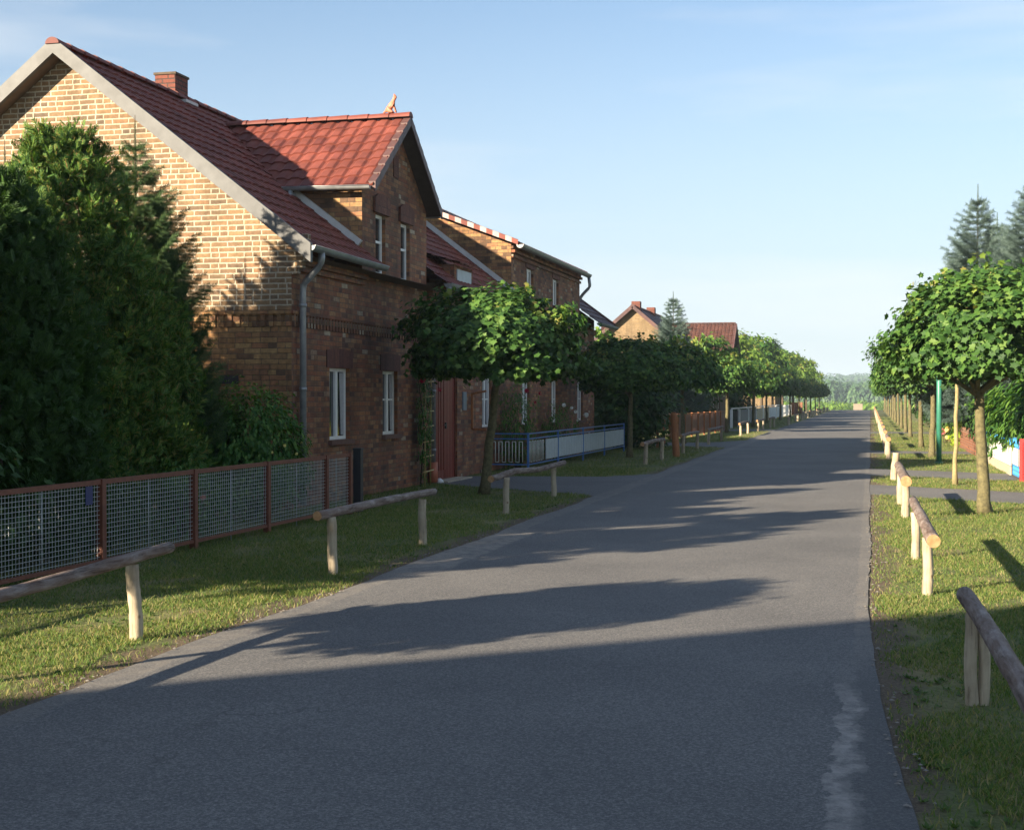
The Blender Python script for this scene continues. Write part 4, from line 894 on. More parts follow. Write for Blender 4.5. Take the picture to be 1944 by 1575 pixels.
def spruce_mesh(H, R0, seed, m, whorls=22, step=.09, twig=.2, bare=.12, ex=.85):
    rs = random.Random(seed); T = []; M = []
    def add(p, d, s):
        d = Vector(d).normalized(); r_ = Vector((rs.uniform(-1, 1), rs.uniform(-1, 1), rs.uniform(-1, 1))); n_ = d.cross(r_).normalized(); x_ = d.cross(n_)
        M.append(np.array([x_ * s, d * s, n_ * s]).T); T.append(tuple(p))
    for wv in range(whorls):
        t = wv / (whorls - 1); z = H * (bare + (1 - bare - .07) * t ** .92); L_ = R0 * (1 - t) ** ex + .10; nb = 7 if t < .8 else 5
        off = rs.uniform(0, 6.28)
        for k in range(nb):
            a = off + 6.283 * k / nb + rs.uniform(-.2, .2); Lk = L_ * rs.uniform(.75, 1.12); rise = -.18 + .65 * t + rs.uniform(-.08, .08)
            n_ = max(2, int(Lk / step)); pz = z + rs.uniform(-.05, .05)
            for i in range(1, n_ + 1):
                s_ = i / n_; rr = Lk * s_; zz = pz + rr * rise * .5 + .30 * Lk * s_ * s_ * s_
                p = Vector((math.cos(a) * rr, math.sin(a) * rr, zz)); fw = Vector((math.cos(a), math.sin(a), rise * .5 + .2 * s_))
                add(p, fw, twig)
                if i < n_:
                    for sg in (1, -1):
                        sl_ = (1 - s_) * Lk * .6 + .06; a2 = a + sg * rs.uniform(.6, .95)
                        m_ = max(1, int(sl_ / (step * 1.2)))
                        for q in range(m_):
                            pp = p + Vector((math.cos(a2), math.sin(a2), -.10)) * (q + .5) * sl_ / m_; add(pp, (math.cos(a2), math.sin(a2), -.05), twig * .85)
    z = H * .86
    while z < H: add((0, 0, z), (0, 0, 1), twig * (.9 - .5 * (z - H * .86) / (H * .14))); z += step * .7
    tv = []; tf = []
    for k in range(30):
        y = -.35 + .85 * k / 30; a = k * 2.4; ca, sa = math.cos(a), math.sin(a); b_ = len(tv); L_ = .26
        tv += [(ca * .01, y - .035, sa * .01), (ca * .01, y + .04, sa * .01), (ca * L_, y + .22, sa * L_)]; tf.append((b_, b_ + 1, b_ + 2))
    tv += [(-.02, -.5, 0), (.02, -.5, 0), (0, .5, 0)]; tf.append((len(tv) - 3, len(tv) - 2, len(tv) - 1))
    return scatter_mesh('branches', tv, tf, np.array(M), np.array(T), m)
def spruce(x, y, H, mesh, label, group=None, sc=1.0, r=.07, z=0):
    e = empty('spruce_tree', (x, y, z), rnd.uniform(0, 6), label, 'tree', group, sc)
    obj('trunk', MB().tube([(0, 0, -.05), (0, 0, H * .6), (0, 0, H - .15)], [r, r * .5, .004], 8).mesh('trunk', DBARK), e); obj('branches', mesh, e)
spruce(-9.35, 16.9, 5.45, spruce_mesh(5.2, 1.4, 51, LF_SPRUCE, 34, .06, .17), 'green spruce with a long bare leader rising beside the thuja in front of the gable', r=.06)
spruce(-10.75, 16.1, 5.05, spruce_mesh(4.8, 1.25, 52, LF_SPRUCE, 28, .07, .17), 'spruce at the left picture edge, only its thin top showing before the gable')
BS = spruce_mesh(8.4, 2.0, 55, LF_BLUE, 32, .15, .36, ex=.75)
GB = 'blue spruces behind the right-hand maples'
spruce(3.33, 48, 8.3, BS, 'blue spruce standing clear against the sky above the right maples', GB)
spruce(4.85, 47, 8.3, BS, 'blue spruce cut by the right picture edge', GB, 1.03)
spruce(4.25, 52, 7.4, BS, 'smaller blue spruce between the two tall ones', GB, .95)
spruce(-9.3, 69, 6.7, spruce_mesh(6.75, 1.75, 57, LF_BLUE, 28, .13, .32), 'lone blue spruce rising above the left maples between two roofs')

# shrubs
def shrub(name, x, y, rx, h, label, leaf, size, n, per, seed, mats, cat='shrub', ry_=None, group=None, flowers=None, young=0, clr=.16):
    e = empty(name, (x, y, gz(x, y)), 0, label, cat, group)
    me = crown('foliage', 1, h / 2, h / 2, n, per, leaf, size, seed, mats, young, flat=.85, lump=.14, clr=clr, inner=.35)
    co = np.empty(len(me.vertices) * 3); me.vertices.foreach_get('co', co); co = co.reshape(-1, 3)
    o = obj('foliage', me, e); 
    co[:, 0] *= rx; co[:, 1] *= (ry_ or rx); co[:, 2] = np.maximum(co[:, 2], .01); me.vertices.foreach_set('co', co.ravel()); me.update()
    b = MB(); rs = random.Random(seed)
    for k in range(5):
        a = k * 1.26; b.tube([(0.05 * math.cos(a), .05 * math.sin(a), -.02), (math.cos(a) * rx * .5, math.sin(a) * (ry_ or rx) * .5, h * .6)], [.02, .008], 5)
    b.build('stem', DBARK, e)
    if flowers:
        for (fx, fy, fz, fm, fs) in flowers: blossom(fx - x, fy - y, fz, fm, fs, e)
    return e
def blossom(x, y, z, m, s, parent):
    rs = np.random.RandomState(int(abs(x * 100 + y * 37 + z * 11)) % 9999); n = 16; d = unit(n, rs); M = frames(d + rs.normal(size=(n, 3)) * .2, unit(n, rs)) * s * .7
    me = scatter_mesh('flower', [(0, -.5, 0), (.42, 0, .12), (0, .5, 0), (-.42, 0, .12)], [(0, 1, 2), (0, 2, 3)], M, d * s * .38, m); o = obj('flower', me, parent); o.location = (x, y, z)
shrub('leafy_shrub', -8.0, 17.55, .72, 1.62, 'dense dark green shrub against the house corner behind the mesh fence', SIMPLE_LEAF, .085, 480, 22, 61, [LF_BUSH, LF_LIGHT], ry_=.9, young=.06,
      flowers=[(-7.38, 17.2, .98, PETAL_Y, .04), (-7.34, 17.5, .86, PETAL_Y, .04), (-7.45, 16.95, .9, PETAL_Y, .035), (-7.4, 17.8, 1.0, PETAL_Y, .035)])
shrub('leafy_shrub', -7.7, 15.1, .62, .82, 'low bushy plant behind the mesh fence under the big thuja', SIMPLE_LEAF, .07, 200, 16, 62, [LF_BUSH, LF_LIGHT], young=.1, flowers=[(-7.15, 14.4, .5, TERRA, .06)])
shrub('leafy_shrub', -7.75, 13.2, .6, .7, 'low bushy plant behind the mesh fence under the dark thuja', SIMPLE_LEAF, .07, 160, 14, 63, [LF_DARK, LF_BUSH])
shrub('leafy_shrub', -8.5, 90, 1.0, 3.0, 'tall dark shrub in front of the brown-roofed house', SIMPLE_LEAF, .2, 300, 14, 76, [LF_DARK, LF_BUSH], ry_=4.2, clr=.25)
shrub('leafy_shrub', -10.2, 71.5, 2.4, 3.0, 'broad dark shrub before the sunlit gable of the ochre house', SIMPLE_LEAF, .2, 420, 14, 77, [LF_DARK, LF_BUSH], ry_=1.4, clr=.25)
shrub('leafy_shrub', -7.85, 10.3, .65, 1.35, 'unseen bushy plant added to block sun behind the mesh fence, just outside the left picture edge', SIMPLE_LEAF, .1, 260, 14, 78, [LF_DARK, LF_BUSH], ry_=1.5)  # added out of view to stop sun spots on the fence wires
# climbing rose on its trellis by the door
e = empty('climbing_rose', (X1 + .12, 24.6, 0), 0, 'climbing rose with a red bloom growing up beside the entrance door', 'climbing plant')
me = crown('foliage', .30, 1.15, 1.25, 150, 14, SIMPLE_LEAF, .07, 71, [LF_BUSH, LF_DARK], .3, flat=.95, clr=.10)
co = np.empty(len(me.vertices) * 3); me.vertices.foreach_get('co', co); co = co.reshape(-1, 3); co[:, 0] = .05 + co[:, 0] * .35; me.vertices.foreach_set('co', co.ravel()); me.update(); obj('foliage', me, e)
MB().tube([(0, -.1, 0), (.05, 0, 1), (0, -.2, 1.9)], [.018, .014, .006], 6).build('stem', DBARK, e)
blossom(.16, -.50, 1.92, PETAL_R, .12, e); blossom(.18, .5, 1.75, PETAL_R, .07, e)
t = empty('trellis', (X1 + .20, 24.68, 0), 0, 'narrow ladder-like cane trellis standing against the brick wall', 'trellis')
for yy in (-.17, .17): MB().tube([(0, yy, 0), (.01, yy + .01, 1.95)], .013, 6).build('upright', BAMBOO, t)
for k in range(7): MB().tube([(.02, -.30, .26 + .27 * k), (.02, .30, .28 + .27 * k)], .014, 6).build('rung', BAMBOO, t)
shrub('rose_bush', -7.62, 30.8, .42, 1.9, 'tall rose bush with red blooms behind the pale blue fence near the door', SIMPLE_LEAF, .075, 240, 14, 72, [LF_BUSH, LF_DARK], group=None, ry_=1.0,
      flowers=[(-7.3, 30.3, 1.75, PETAL_R, .10), (-7.25, 30.9, 1.5, PETAL_R, .06), (-7.25, 31.4, 1.7, PETAL_R, .08)])
shrub('rose_bush', -7.6, 35.0, .40, 1.45, 'white-flowered bush behind the middle of the pale blue fence', SIMPLE_LEAF, .075, 200, 14, 73, [LF_BUSH, LF_DARK], ry_=.9,
      flowers=[(-7.3, 34.2, 1.42, PETAL_W, .10), (-7.25, 34.9, 1.35, PETAL_W, .08), (-7.25, 35.4, 1.25, PETAL_W, .09), (-7.22, 36.6, 1.15, PETAL_W, .13), (-7.25, 35.6, 1.02, PETAL_W, .06)])
shrub('leafy_shrub', -7.6, 44.6, 1.5, 2.6, 'tall dark shrub past the end of the pale blue fence under the second maple', SIMPLE_LEAF, .14, 420, 16, 74, [LF_DARK, LF_BUSH], ry_=2.0, clr=.22)
shrub('leafy_shrub', -8.6, 51.5, 1.3, 2.3, 'dark shrub behind the open garden gate frame', SIMPLE_LEAF, .15, 300, 14, 75, [LF_DARK, LF_BUSH], ry_=2.0, clr=.22)

# background broadleaf trees
BG = [crown('crown', 2.6, 2.4, 4.3, 330, 15, SIMPLE_LEAF, .36, s, [m1, m2], .3, flat=.75, lump=.2, clr=.42, shoots=24) for s, m1, m2 in ((81, LF_BUSH, LF_LIGHT), (82, LF_LIGHT, LF_YOUNG), (83, LF_MAPLE, LF_LIGHT))]
BGT = trunk_mesh(2.6, .16, m=DBARK, rx=2, seed=12)
def bgtree(x, y, k, sc, label, group):
    e = empty('broadleaf_tree', (x, y, gz(x, y)), rnd.uniform(0, 6), label, 'tree', group, sc); obj('trunk', BGT, e); obj('crown', BG[k], e)
GT = 'garden trees behind the left row'; GT2 = 'garden trees behind the right row'
for i, (x, y, k, sc) in enumerate([(-10.2, 88, 0, .8), (-10.6, 112, 1, .98), (-9.6, 122, 0, 1.0), (-12, 131, 2, 1.08), (-9.2, 140, 1, .9), (-11, 150, 0, 1.05), (-8.6, 166, 1, .95), (-10.5, 178, 2, 1.1), (-8.3, 194, 1, .8), (-12.5, 62, 0, .7)]):
    bgtree(x, y, k, sc, f'{["dark green", "light green", "mid green"][k]} garden tree behind the left maples, {ORD[i]} of its row from the camera' if i < 9 else 'small dark garden tree between the adjoining house and the ochre one', GT)
for i, (x, y, k, sc) in enumerate([(6.4, 33, 0, .72), (6.0, 41, 2, .75), (5.4, 58, 0, .8), (5.6, 68, 2, .85), (5.2, 80, 0, .85), (5.6, 94, 1, .9), (5.4, 110, 0, 1), (6, 128, 2, 1), (5.6, 150, 0, 1.05), (5.2, 172, 2, 1)]):
    bgtree(x, y, k, sc, f'{["dark green", "light green", "mid green"][k]} garden tree behind the right maples, {ORD[i]} of its row from the camera', GT2)
GS = 'shrubs along the right-hand garden fences'
shrub('laurel_bush', 3.75, 31.6, 1.0, 2.15, 'long-leaved bush hanging over the white fence at the right edge', LONG_LEAF, .20, 420, 16, 91, [LF_BUSH, LF_LIGHT], ry_=2.4, young=.15, group=GS, clr=.2)
shrub('laurel_bush', 3.7, 36.5, .9, 1.9, 'long-leaved bush behind the far half of the white fence', LONG_LEAF, .20, 340, 14, 92, [LF_BUSH, LF_LIGHT], ry_=2.2, young=.12, group=GS, clr=.2)
for i, (x, y, rx, h, nm) in enumerate([(3.6, 42.5, .8, 1.7, 'dark bush at the near end of the brick lattice fence'), (3.7, 47.5, .9, 2.0, 'dark bush over the middle of the brick lattice fence'), (3.6, 53, .9, 1.6, 'low dark bush at the far end of the brick lattice fence'), (3.6, 60, 1.0, 1.9, 'bush behind the turf beyond the brick lattice fence'), (3.7, 68, 1.1, 2.0, 'bush right of the fifth right-hand maple'), (3.8, 78, 1.2, 2.1, 'bush right of the seventh right-hand maple'), (3.9, 90, 1.3, 2.2, 'last distinct bush of the right-hand gardens')]):
    shrub('leafy_shrub', x, y, rx, h, nm, SIMPLE_LEAF, .15, 230, 14, 93 + i, [LF_DARK, LF_BUSH], ry_=2.6 if y < 60 else 4.5, young=.2, group=GS, clr=.22)
e = empty('yellow_cypress', (2.85, 48.3, 0), 0, 'narrow lime-green conifer beside the brick lattice fence', 'shrub')
obj('foliage', cone_foliage('foliage', [(0, .28), (.3, .30), (.6, .2), (.85, .12), (1, .02)], 1.45, 900, 99, LF_LIME, .12), e); obj('trunk', conifer_trunk(1.3, .03), e)
shrub('flower_bush', 2.55, 52, .22, .62, 'small bush of pink and yellow blooms at the end of the brick edging', SIMPLE_LEAF, .06, 60, 10, 101, [LF_LIGHT, LF_LIME], young=.4, flowers=[(2.42, 51.8, .42, PETAL_P, .26), (2.62, 51.8, .50, PETAL_Y, .2), (2.6, 51.7, .22, PETAL_Y, .16)])
# far woods seen over the crest of the road
def woods(name, label, pts, seed, smin, smax, m):
    rs = np.random.RandomState(seed); n = len(pts); T = np.array(pts, float); tv = []; tf = []
    for k in range(190):
        d = unit(1, rs)[0]; d[2] = abs(d[2]) * 1.0 + .1; q = unit(1, rs)[0]; p = d * rs.uniform(.7, 1) ; u = np.cross(p, q); u /= np.linalg.norm(u) + 1e-6; v = np.cross(u, p); v /= np.linalg.norm(v) + 1e-6
        b_ = len(tv); s = .13; tv += [tuple(p + u * s), tuple(p - u * s * .5 + v * s), tuple(p - u * s * .5 - v * s)]; tf.append((b_, b_ + 1, b_ + 2))
    sz_ = rs.uniform(smin, smax, n); M = np.zeros((n, 3, 3)); M[:, 0, 0] = sz_ * .75; M[:, 1, 1] = sz_ * .75; M[:, 2, 2] = sz_ * rs.uniform(1, 1.5, n)
    o = obj(name, scatter_mesh(name, tv, tf, M, T, m)); tag(o, label, 'woods', kind='stuff')
rs_ = random.Random(5)
woods('distant_woods', 'green belt of trees across the end of the road beyond its crest', [(rs_.uniform(-60, 40), rs_.uniform(330, 460), -5.6) for _ in range(700)], 3, 2.8, 4.6, LF_LIGHT)
woods('distant_woods', 'dark clump of trees in front of the far wooded ridge', [(rs_.uniform(-26, 6) , rs_.uniform(640, 720), -5.6) for _ in range(110)] + [(rs_.uniform(-140, 90), rs_.uniform(640, 760), -5.6) for _ in range(300)], 4, 6.5, 10.5, LF_FAR)
hb = MB(); n = 60
def hz(x, y): return -5.46 + max(0, min(1, (y - 1100) / 600)) * (21 + 2.0 * math.sin(x * .004) + 1.2 * math.sin(x * .013))
for i in range(n):
    for j in range(12):
        x0, x1 = -1500 + 50 * i, -1450 + 50 * i; y0, y1 = 1080 + 70 * j, 1150 + 70 * j; hb.poly([(x0, y0, hz(x0, y0)), (x1, y0, hz(x1, y0)), (x1, y1, hz(x1, y1)), (x0, y1, hz(x0, y1))])
o = hb.build('wooded_hill', TURF); o['kind'] = 'structure'
pp = []
for _ in range(5200):
    x = rs_.uniform(-700, 260); y = rs_.uniform(1090, 1850); pp.append((x, y, hz(x, y) - 1))
woods('ridge_forest', 'forest covering the low ridge on the horizon', pp, 6, 8, 12, LF_FAR)

# ================================================================ log rail barriers
def log(mb, p, q, r0, r1, n=14, rings=16, wob=.004, bumps=.09, seed=0, endmi=1, cutp=True):
    rs = random.Random(seed); p = Vector(p); q = Vector(q); pts = []; rad = []; ph = rs.uniform(0, 6)
    d = (q - p).normalized(); ref = Vector((0, 0, 1)) if abs(d.z) < .9 else Vector((1, 0, 0)); a = d.cross(ref).normalized(); c = d.cross(a)
    for i in range(rings + 1):
        t = i / rings; pts.append(p.lerp(q, t) + a * wob * math.sin(ph + 5 * t) + c * wob * math.sin(ph * 2 + 7 * t)); rad.append((r0 + (r1 - r0) * t) * (1 + bumps * rs.uniform(-1, 1) * .5))
    rad[0] *= .95; rad[-1] *= .95
    mb.tube(pts, rad, n, jit=.035, capmi=endmi)
def bent_rail(mb, pts, r0, r1, seed):
    rs = random.Random(seed); P = [Vector(p) for p in pts]; out = []; rad = []; seg = 14
    for i in range(len(P) - 1):
        for k in range(seg if i < len(P) - 2 else seg + 1):
            out.append(P[i].lerp(P[i + 1], k / seg) + Vector((rs.uniform(-.004, .004), 0, rs.uniform(-.004, .004))))
    # smooth
    for _ in range(5): out = [out[0]] + [(out[i - 1] + out[i] * 2 + out[i + 1]) / 4 for i in range(1, len(out) - 1)] + [out[-1]]
    for i in range(len(out)): t = i / (len(out) - 1); rad.append((r0 + (r1 - r0) * t) * (1 + rs.uniform(-.045, .045)))
    mb.tube(out, rad, 14, jit=.03, capmi=1)
GBL, GBR = 'log rail barriers along the left verge', 'log rail barriers along the right verge'
def barrier(label, group, posts, rail, r=.06, seed=0, pr=.045, split=False):
    x0, y0 = posts[0][0], posts[0][1]
    e = empty('log_barrier', (x0, y0, gz(x0, y0)), 0, label, 'barrier', group)
    for i, (x, y, h, lx) in enumerate(posts):
        b = MB()
        if split and i == 0:
            log(b, (x - x0 - .028, y - y0, -.05), (x - x0 - .034 + lx, y - y0, h), pr * .72, pr * .68, seed=seed + i); log(b, (x - x0 + .036, y - y0 + .02, -.05), (x - x0 + .03 + lx, y - y0 + .02, h - .03), pr * .66, pr * .62, seed=seed + i + 50)
        else: log(b, (x - x0, y - y0, -.05), (x - x0 + lx, y - y0, h), pr * 1.02, pr * .95, seed=seed + i)
        o = b.build('post', [POSTWOOD, CUT], e)
    if rail:
        b = MB(); bent_rail(b, [(p[0] - x0, p[1] - y0, p[2]) for p in rail], r, r * (.88), seed); b.build('rail', [RAILWOOD, CUT], e)
    return e
barrier('long log rail on a pale post at the left picture edge, partly in sun', GBL, [(-4.70, 8.5, .50, -.03), (-4.72, 5.6, .45, 0)], [(-4.72, 5.35, .47), (-4.72, 7.3, .50), (-4.69, 8.95, .57)], .043, 1)
barrier('log rail barrier in shade before the mesh fence, knotty right post', GBL, [(-4.72, 12.1, .52, -.02), (-4.72, 14.75, .50, .0)], [(-4.78, 11.85, .545), (-4.72, 13.5, .57), (-4.70, 15.1, .56)], .043, 2)
barrier('wavy log rail barrier beside the first left maple, at the sunlit grass tip', GBL, [(-4.88, 19.0, .50, .02), (-4.97, 22.5, .48, .0)], [(-4.98, 18.6, .50), (-4.9, 19.6, .56), (-4.93, 21.2, .50), (-4.97, 23.3, .52)], .047, 3)
ext = ['beside the orange post, nearest the camera of the short ones', 'just beyond the orange post', 'in front of the red-brown board fence', 'in front of the white garden fence, first of its three', 'in front of the white garden fence, second of its three', 'in front of the white garden fence, third of its three']
for i, (ya, yb, x) in enumerate([(33.8, 36.6, -5.22), (41.1, 44.6, -5.25), (48.7, 53.0, -5.35), (60.5, 64.2, -5.3), (68.8, 72.2, -5.2), (75.8, 79.0, -5.1)]):
    barrier('short log rail barrier ' + ext[i], GBL, [(x, ya, .50, .01), (x, yb, .48, 0)], [(x - .02, ya - .35, .50), (x, (ya + yb) / 2, .53 + rnd.uniform(-.03, .03)), (x, yb + .35, .52)], .052, 10 + i, .052)
e = barrier('single stubby pale post at the left road edge beyond the white garden fence', GBL, [(-4.65, 85, .48, 0)], None, seed=30, pr=.085)
for i, y in enumerate([97, 106, 113, 120, 128, 136, 146, 156, 168]):
    barrier(f'far log barrier at the left road edge, {ORD[i]} beyond the single stubby post', GBL, [(-4.85, y, .5, 0), (-4.85, y + 3, .5, 0)], [(-4.85, y - .3, .53), (-4.85, y + 1.5, .54), (-4.85, y + 3.3, .53)] if i % 2 else None, seed=31 + i, pr=.08)
barrier('big log rail at the lower right corner on a split grey post', GBR, [(.545, 7.76, .48, .0), (.56, 4.3, .46, 0)], [(.495, 8.0, .545), (.52, 7.0, .55), (.545, 5.6, .54), (.56, 4.0, .53)], .045, 41, .047, True)
barrier('sunlit log rail with an orange sawn end, second on the right verge', GBR, [(.455, 11.99, .47, .0), (.445, 14.62, .47, -.01)], [(.47, 11.3, .51), (.45, 13, .53), (.44, 15.5, .52)], .053, 42, .043)
barrier('third log rail on the right verge, seen end-on with a pale sawn face', GBR, [(.46, 19.65, .47, .0), (.445, 22.2, .47, 0)], [(.46, 19.2, .51), (.45, 21, .52), (.44, 23.6, .52)], .070, 43, .055)
barrier('single leaning pale post just before the second right-hand path', GBR, [(.44, 28.67, .53, .05)], None, seed=44, pr=.07)
y = 38.3; i = 0
while y < 176:
    barrier(f'log barrier of the right verge beyond the leaning post, {ORD[i]} of the receding line', GBR, [(.46, y, .5, 0), (.46, y + 3.0, .5, 0)], [(.46, y - .4, .53), (.46, y + 1.5, .54), (.46, y + 3.4, .53)], .06, 60 + i, .062); y += 8.1 if y < 90 else 11; i += 1
# thick orange post, green pole
e = empty('wooden_post', (-5.1, 38.5, 0), 0, 'thick orange-brown round post standing in the left verge before the board fence', 'post')
b = MB(); log(b, (0, 0, -.05), (-.07, 0, 1.18), .10, .095, seed=77, endmi=0); b.build('shaft', ORWOOD, e)
b = MB(); b.box((-.13, -.06, 1.17), (-.02, .06, 1.21)); b.build('cap', ORWOOD, e)
e = empty('steel_pole', (1.62, 38.2 - 2.2, 0), 0, 'straight green painted steel pole vanishing up into the right maples', 'pole')
MB().tube([(0, 0, 0), (0, 0, 3.0)], .062, 14).build('shaft', GREENPOLE, e); MB().tube([(0, 0, 0), (0, 0, .05)], .09, 14).build('base', GREENPOLE, e)
MB().tube([(0, 0, 2.99), (0, 0, 3.06)], .07, 14).build('cap', GREENPOLE, e)

# ================================================================ mesh garden fence
f = empty('mesh_fence', (0, 0, 0), label='low garden fence of rust-brown frames filled with pale wire mesh, left foreground', cat='fence')
FX = -6.95; py = [6.2, 8.1, 10.0, 11.91, 13.78, 15.67, 17.55, 18.42]; ZT, ZB = .84, .10
for k, y in enumerate(py): MB().box((FX - .035, y - .035, -.05), (FX + .035, y + .035, ZT + .005)).build('post', RUST, f)
for a, c in zip(py, py[1:]):
    b = MB(); b.box((FX - .02, a + .036, ZT - .045), (FX + .02, c - .036, ZT)); b.box((FX - .02, a + .036, ZB - .035), (FX + .02, c - .036, ZB)); b.build('frame_rail', RUST, f)
    b = MB(); y = a + .04; g = .05; t_ = .0022
    while y < c - .04: b.box((FX - t_, y - t_, ZB), (FX + t_, y + t_, ZT - .045)); y += g
    z = ZB + .02
    while z < ZT - .045: b.box((FX + t_, a + .036, z - t_), (FX + 3 * t_, c - .036, z + t_)); z += .0435
    b.build('wire_mesh', WIRE, f)
    ym = (a + c) / 2; MB().tube([(FX - .02, ym, 0), (FX - .02, ym, ZT - .02)], .007, 6).build('stay', WIRE, f)
MB().box((FX + .008, 11.62, .62), (FX + .014, 11.74, .79)).build('blue_plate', simple('blue_plate_enamel', (.012, .025, .12), .4, .1), f)
e = empty('steel_post', (-6.93, 18.72, 0), 0, 'square black post at the house end of the mesh fence', 'post')
MB().box((-.055, -.055, -.03), (.055, .055, .88)).build('shaft', BLACK, e); MB().box((-.062, -.062, .88), (.062, .062, .90)).build('cap', BLACK, e)

# ================================================================ pale blue fence before house 2
f = empty('metal_fence', (0, 0, 0), label='pale blue metal fence with meander bars and sheet panels before the adjoining house', cat='fence')
FXb = -7.1; ya, yb = 29.6, 41.8
b = MB()
for z in (.17, .72, .83): b.beam((X1 + .02, ya, z), (FXb, ya, z), .025, .025); b.beam((FXb, ya, z), (FXb, yb, z), .025, .025)
b.build('rail', BLUE, f)
for (x, y) in [(X1 + .04, ya), (FXb, ya), (FXb, 32.6), (FXb, 35.6), (FXb, 38.6), (FXb, yb)]: MB().box((x - .02, y - .02, -.03), (x + .02, y + .02, .85)).build('post', BLUE, f)
b = MB(); n = 4   # square-cornered meander rods
def meander(P0, P1, cells):
    P0 = Vector(P0); P1 = Vector(P1); pts = []
    for k in range(cells):
        a = P0.lerp(P1, k / cells); m_ = P0.lerp(P1, (k + .5) / cells); 
        pts += [Vector((a.x, a.y, .22)), Vector((a.x, a.y, .66)), Vector((m_.x, m_.y, .66)), Vector((m_.x, m_.y, .22))]
    for p, q in zip(pts, pts[1:]): b.tube([p, q], .009, 6)
meander((X1 + .1, ya, 0), (FXb - .05, ya, 0), 5); meander((FXb, ya + .1, 0), (FXb, ya + 1.6, 0), 6); b.build('meander_bars', CREAM, f)
for (p, q) in ((31.3, 32.57), (32.63, 35.57), (35.63, 38.57), (38.63, 41.75)):
    b = MB(); b.box((FXb - .006, p, .22), (FXb + .006, q, .67)); k = p
    while k < q: b.box((FXb + .007, k, .20), (FXb + .011, k + .012, .69)); k += .30
    b.build('panel', PALEPANEL, f)
# red-brown board fence and open gate frame
f = empty('board_fence', (0, 0, 0), label='red-brown vertical board fence behind the third and fourth short barriers', cat='fence')
p0, p1 = Vector((-7.35, 53.5, 0)), Vector((-6.75, 68.5, 0)); n = 9
for k in range(n):
    a = p0.lerp(p1, k / n); c = p0.lerp(p1, (k + 1) / n); d = (c - a).normalized()
    b = MB(); m = 9
    for q in range(m):
        s0 = a.lerp(c, (q + .04) / m); s1 = a.lerp(c, (q + .96) / m); b.beam(s0 + Vector((0, 0, .50 + rnd.uniform(-.01, .01))), s1 + Vector((0, 0, .50)), .02, .84)
    b.build('boards', FENCEWOOD, f); MB().beam(a + Vector((.03, 0, .5)), a + Vector((.03, .07, .5)), .07, .99).build('post', ORWOOD, f)
MB().beam(p0 + Vector((0, 0, .96)), p1 + Vector((0, 0, .96)), .06, .03).build('top_rail', ORWOOD, f)
f = empty('gate_frame', (-6.6, 45.3, 0), 0, 'open orange-brown timber garden gate frame between the dark shrub and the orange post', 'gate')
for (x, y) in ((0, 0), (-.3, 3.6), (-.65, 7.6)): MB().box((x - .04, y - .04, 0), (x + .04, y + .04, 1.08)).build('post', ORWOOD, f)
MB().beam((0, 0, 1.03), (-.65, 7.6, 1.0), .04, .07).build('top_rail', ORWOOD, f); MB().beam((0, 0, .25), (-.65, 7.6, .25), .04, .06).build('bottom_rail', ORWOOD, f)
# white garden fence with mixed infill
f = empty('panel_fence', (0, 0, 0), label='white-framed garden fence with grey, beige and light blue panels in the left middle distance', cat='fence')
xx = -7.1; seq = [(75.5, 80, None), (80, 86, GREYP), (86, 92, GREYP), (92, 98, BEIGEP), (98, 104, BEIGEP), (104, 112, LIGHTP), (112, 120, LIGHTP)]
for a, c, m in seq:
    MB().box((xx - .06, a - .14, 0), (xx + .06, a + .14, .98)).build('post', WHITE, f)
    MB().box((xx - .04, a + .14, 1.0), (xx + .04, c - .0, 1.06)).build('top_rail', WHITE, f)
    if m: MB().box((xx - .02, a + .15, .08), (xx + .02, c - .15, .92)).build('panel', m, f)
    else: 
        b = MB(); k = a + .3
        while k < c - .2: b.box((xx - .01, k, .05), (xx + .01, k + .05, .9)); k += .4
        b.build('bars', BLACK, f)
MB().box((xx - .06, 119.9, 0), (xx + .06, 120.1, .98)).build('post', WHITE, f)
f = empty('picket_fence', (0, 0, 0), label='pale picket fence continuing beyond the mixed panel fence on the left', cat='fence'); b = MB(); k = 121.0
while k < 134: b.box((xx - .015, k, .05), (xx + .015, k + .22, .95 + .04 * math.sin(k * 7))); k += .34
b.build('pickets', WHITE, f); MB().box((xx - .05, 121, .3), (xx - .016, 134, .36)).box((xx - .05, 121, .75), (xx - .016, 134, .81)).build('rail', WHITE, f)
f = empty('brick_wall', (0, 0, 0), label='low orange brick garden wall with pillars far down the left side', cat='wall')
for k in range(5): MB().box((-7.3, 136 + 4 * k, 0), (-6.9, 136.5 + 4 * k, 1.15)).build('pillar', BR_YARD, f)
MB().box((-7.2, 136.5, 0), (-7.0, 152, .6)).build('wall', BR_YARD, f)
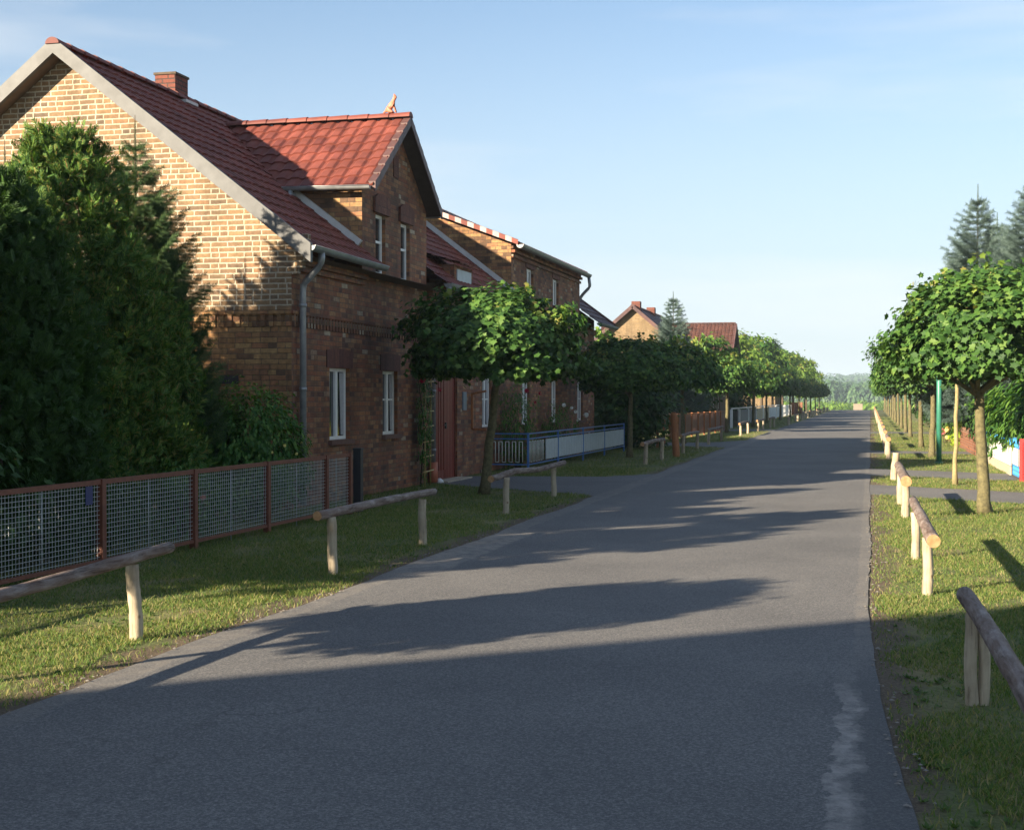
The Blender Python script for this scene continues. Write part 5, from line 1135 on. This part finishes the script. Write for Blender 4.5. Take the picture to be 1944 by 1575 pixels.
# ---- right-hand fences
f = empty('red_panel_fence', (0, 0, 0), label='dark red closed gate panel at the right picture edge', cat='gate')
MB().box((2.80, 26.0, .06), (2.84, 28.55, .76)).build('panel', REDPANEL, f); MB().box((2.76, 28.56, 0), (2.86, 28.66, .82)).build('post', REDPANEL, f); MB().box((2.76, 25.9, 0), (2.86, 25.99, .82)).build('post', REDPANEL, f)
f = empty('blue_gate', (0, 0, 0), label='small bright blue grille gate with a white sheet between red panel and white fence', cat='gate')
b = MB(); gy0, gy1 = 28.75, 30.5; gx = 2.82
for k in range(8): y = gy0 + (gy1 - gy0) * k / 7; b.box((gx - .01, y - .012, .05), (gx + .01, y + .012, .80))
for z in (.06, .15, .24, .62, .70, .79): b.box((gx - .014, gy0, z - .012), (gx + .014, gy1, z + .012))
b.build('grille', BRBLUE, f); MB().box((gx - .03, gy0 + .03, .27), (gx - .015, gy1 - .03, .60)).build('sheet', WHITE, f)
f = empty('white_fence', (0, 0, 0), label='white boarded fence with blue top grille on a beige kerb under the long-leaved bush', cat='fence')
MB().box((2.80, 31.0, -.02), (2.98, 39.6, .17)).build('kerb', CONC, f); MB().box((2.86, 31.05, .18), (2.90, 39.55, .60)).build('board', WHITE, f)
b = MB(); k = 31.1
while k < 39.5: b.box((2.87, k, .605), (2.89, k + .02, .72)); k += .16
b.box((2.86, 31.05, .72), (2.90, 39.55, .745)); b.build('top_grille', BRBLUE, f); MB().box((2.83, 30.9, 0), (2.93, 31.0, .80)).build('post', BLACK, f)
f = empty('brick_lattice_fence', (0, 0, 0), label='low openwork fence of orange bricks receding behind the young maple', cat='fence')
b = MB(); y0 = 40.2
for r_ in range(7):
    y = y0 + (.18 if r_ % 2 else 0)
    while y < 49.5: b.box((2.82, y, .08 + r_ * .085), (2.95, y + .22, .158 + r_ * .085)); y += .36
b.build('open_bricks', BR_YARD, f); MB().box((2.80, 40.0, -.02), (2.97, 60, .078)).build('plinth', BR_YARD, f)
# pale barrier where the road ends
f = empty('road_end_barrier', (-1.6, 196, gz(0, 196)), 0, 'small pale box-like barrier where the road disappears', 'barrier')
MB().box((-.6, 0, 0), (.6, .3, .85)).build('board', simple('pale_yellow_board', (.20, .17, .13), .7, .1), f); MB().box((-.5, .1, -.3), (-.4, .2, 0)).build('leg', DBARK, f); MB().box((.4, .1, -.3), (.5, .2, 0)).build('leg', DBARK, f)
# white pebble on the doorstep corner
o = MB().tube([(X1 + .14, 25.62, .0), (X1 + .14, 25.62, .05), (X1 + .14, 25.62, .09)], [.09, .07, .02], 8, jit=.1).build('stone', WHITE); tag(o, 'white stone lying at the left foot of the entrance door', 'stone')
print('objects', len(bpy.data.objects))

# ---------------------------------------------------------------- haze
hm = bpy.data.materials.new('summer_haze'); hm.use_nodes = True; nt = hm.node_tree; nt.nodes.clear()
pv = nt.nodes.new('ShaderNodeVolumePrincipled'); pv.inputs['Color'].default_value = (.62, .78, .95, 1); pv.inputs['Density'].default_value = .0003; pv.inputs['Anisotropy'].default_value = .0
om = nt.nodes.new('ShaderNodeOutputMaterial'); nt.links.new(pv.outputs[0], om.inputs['Volume'])
hz_o = MB().box((-2600, -90, -7), (2600, 4100, 40)).build('haze', hm); hz_o['kind'] = 'stuff'
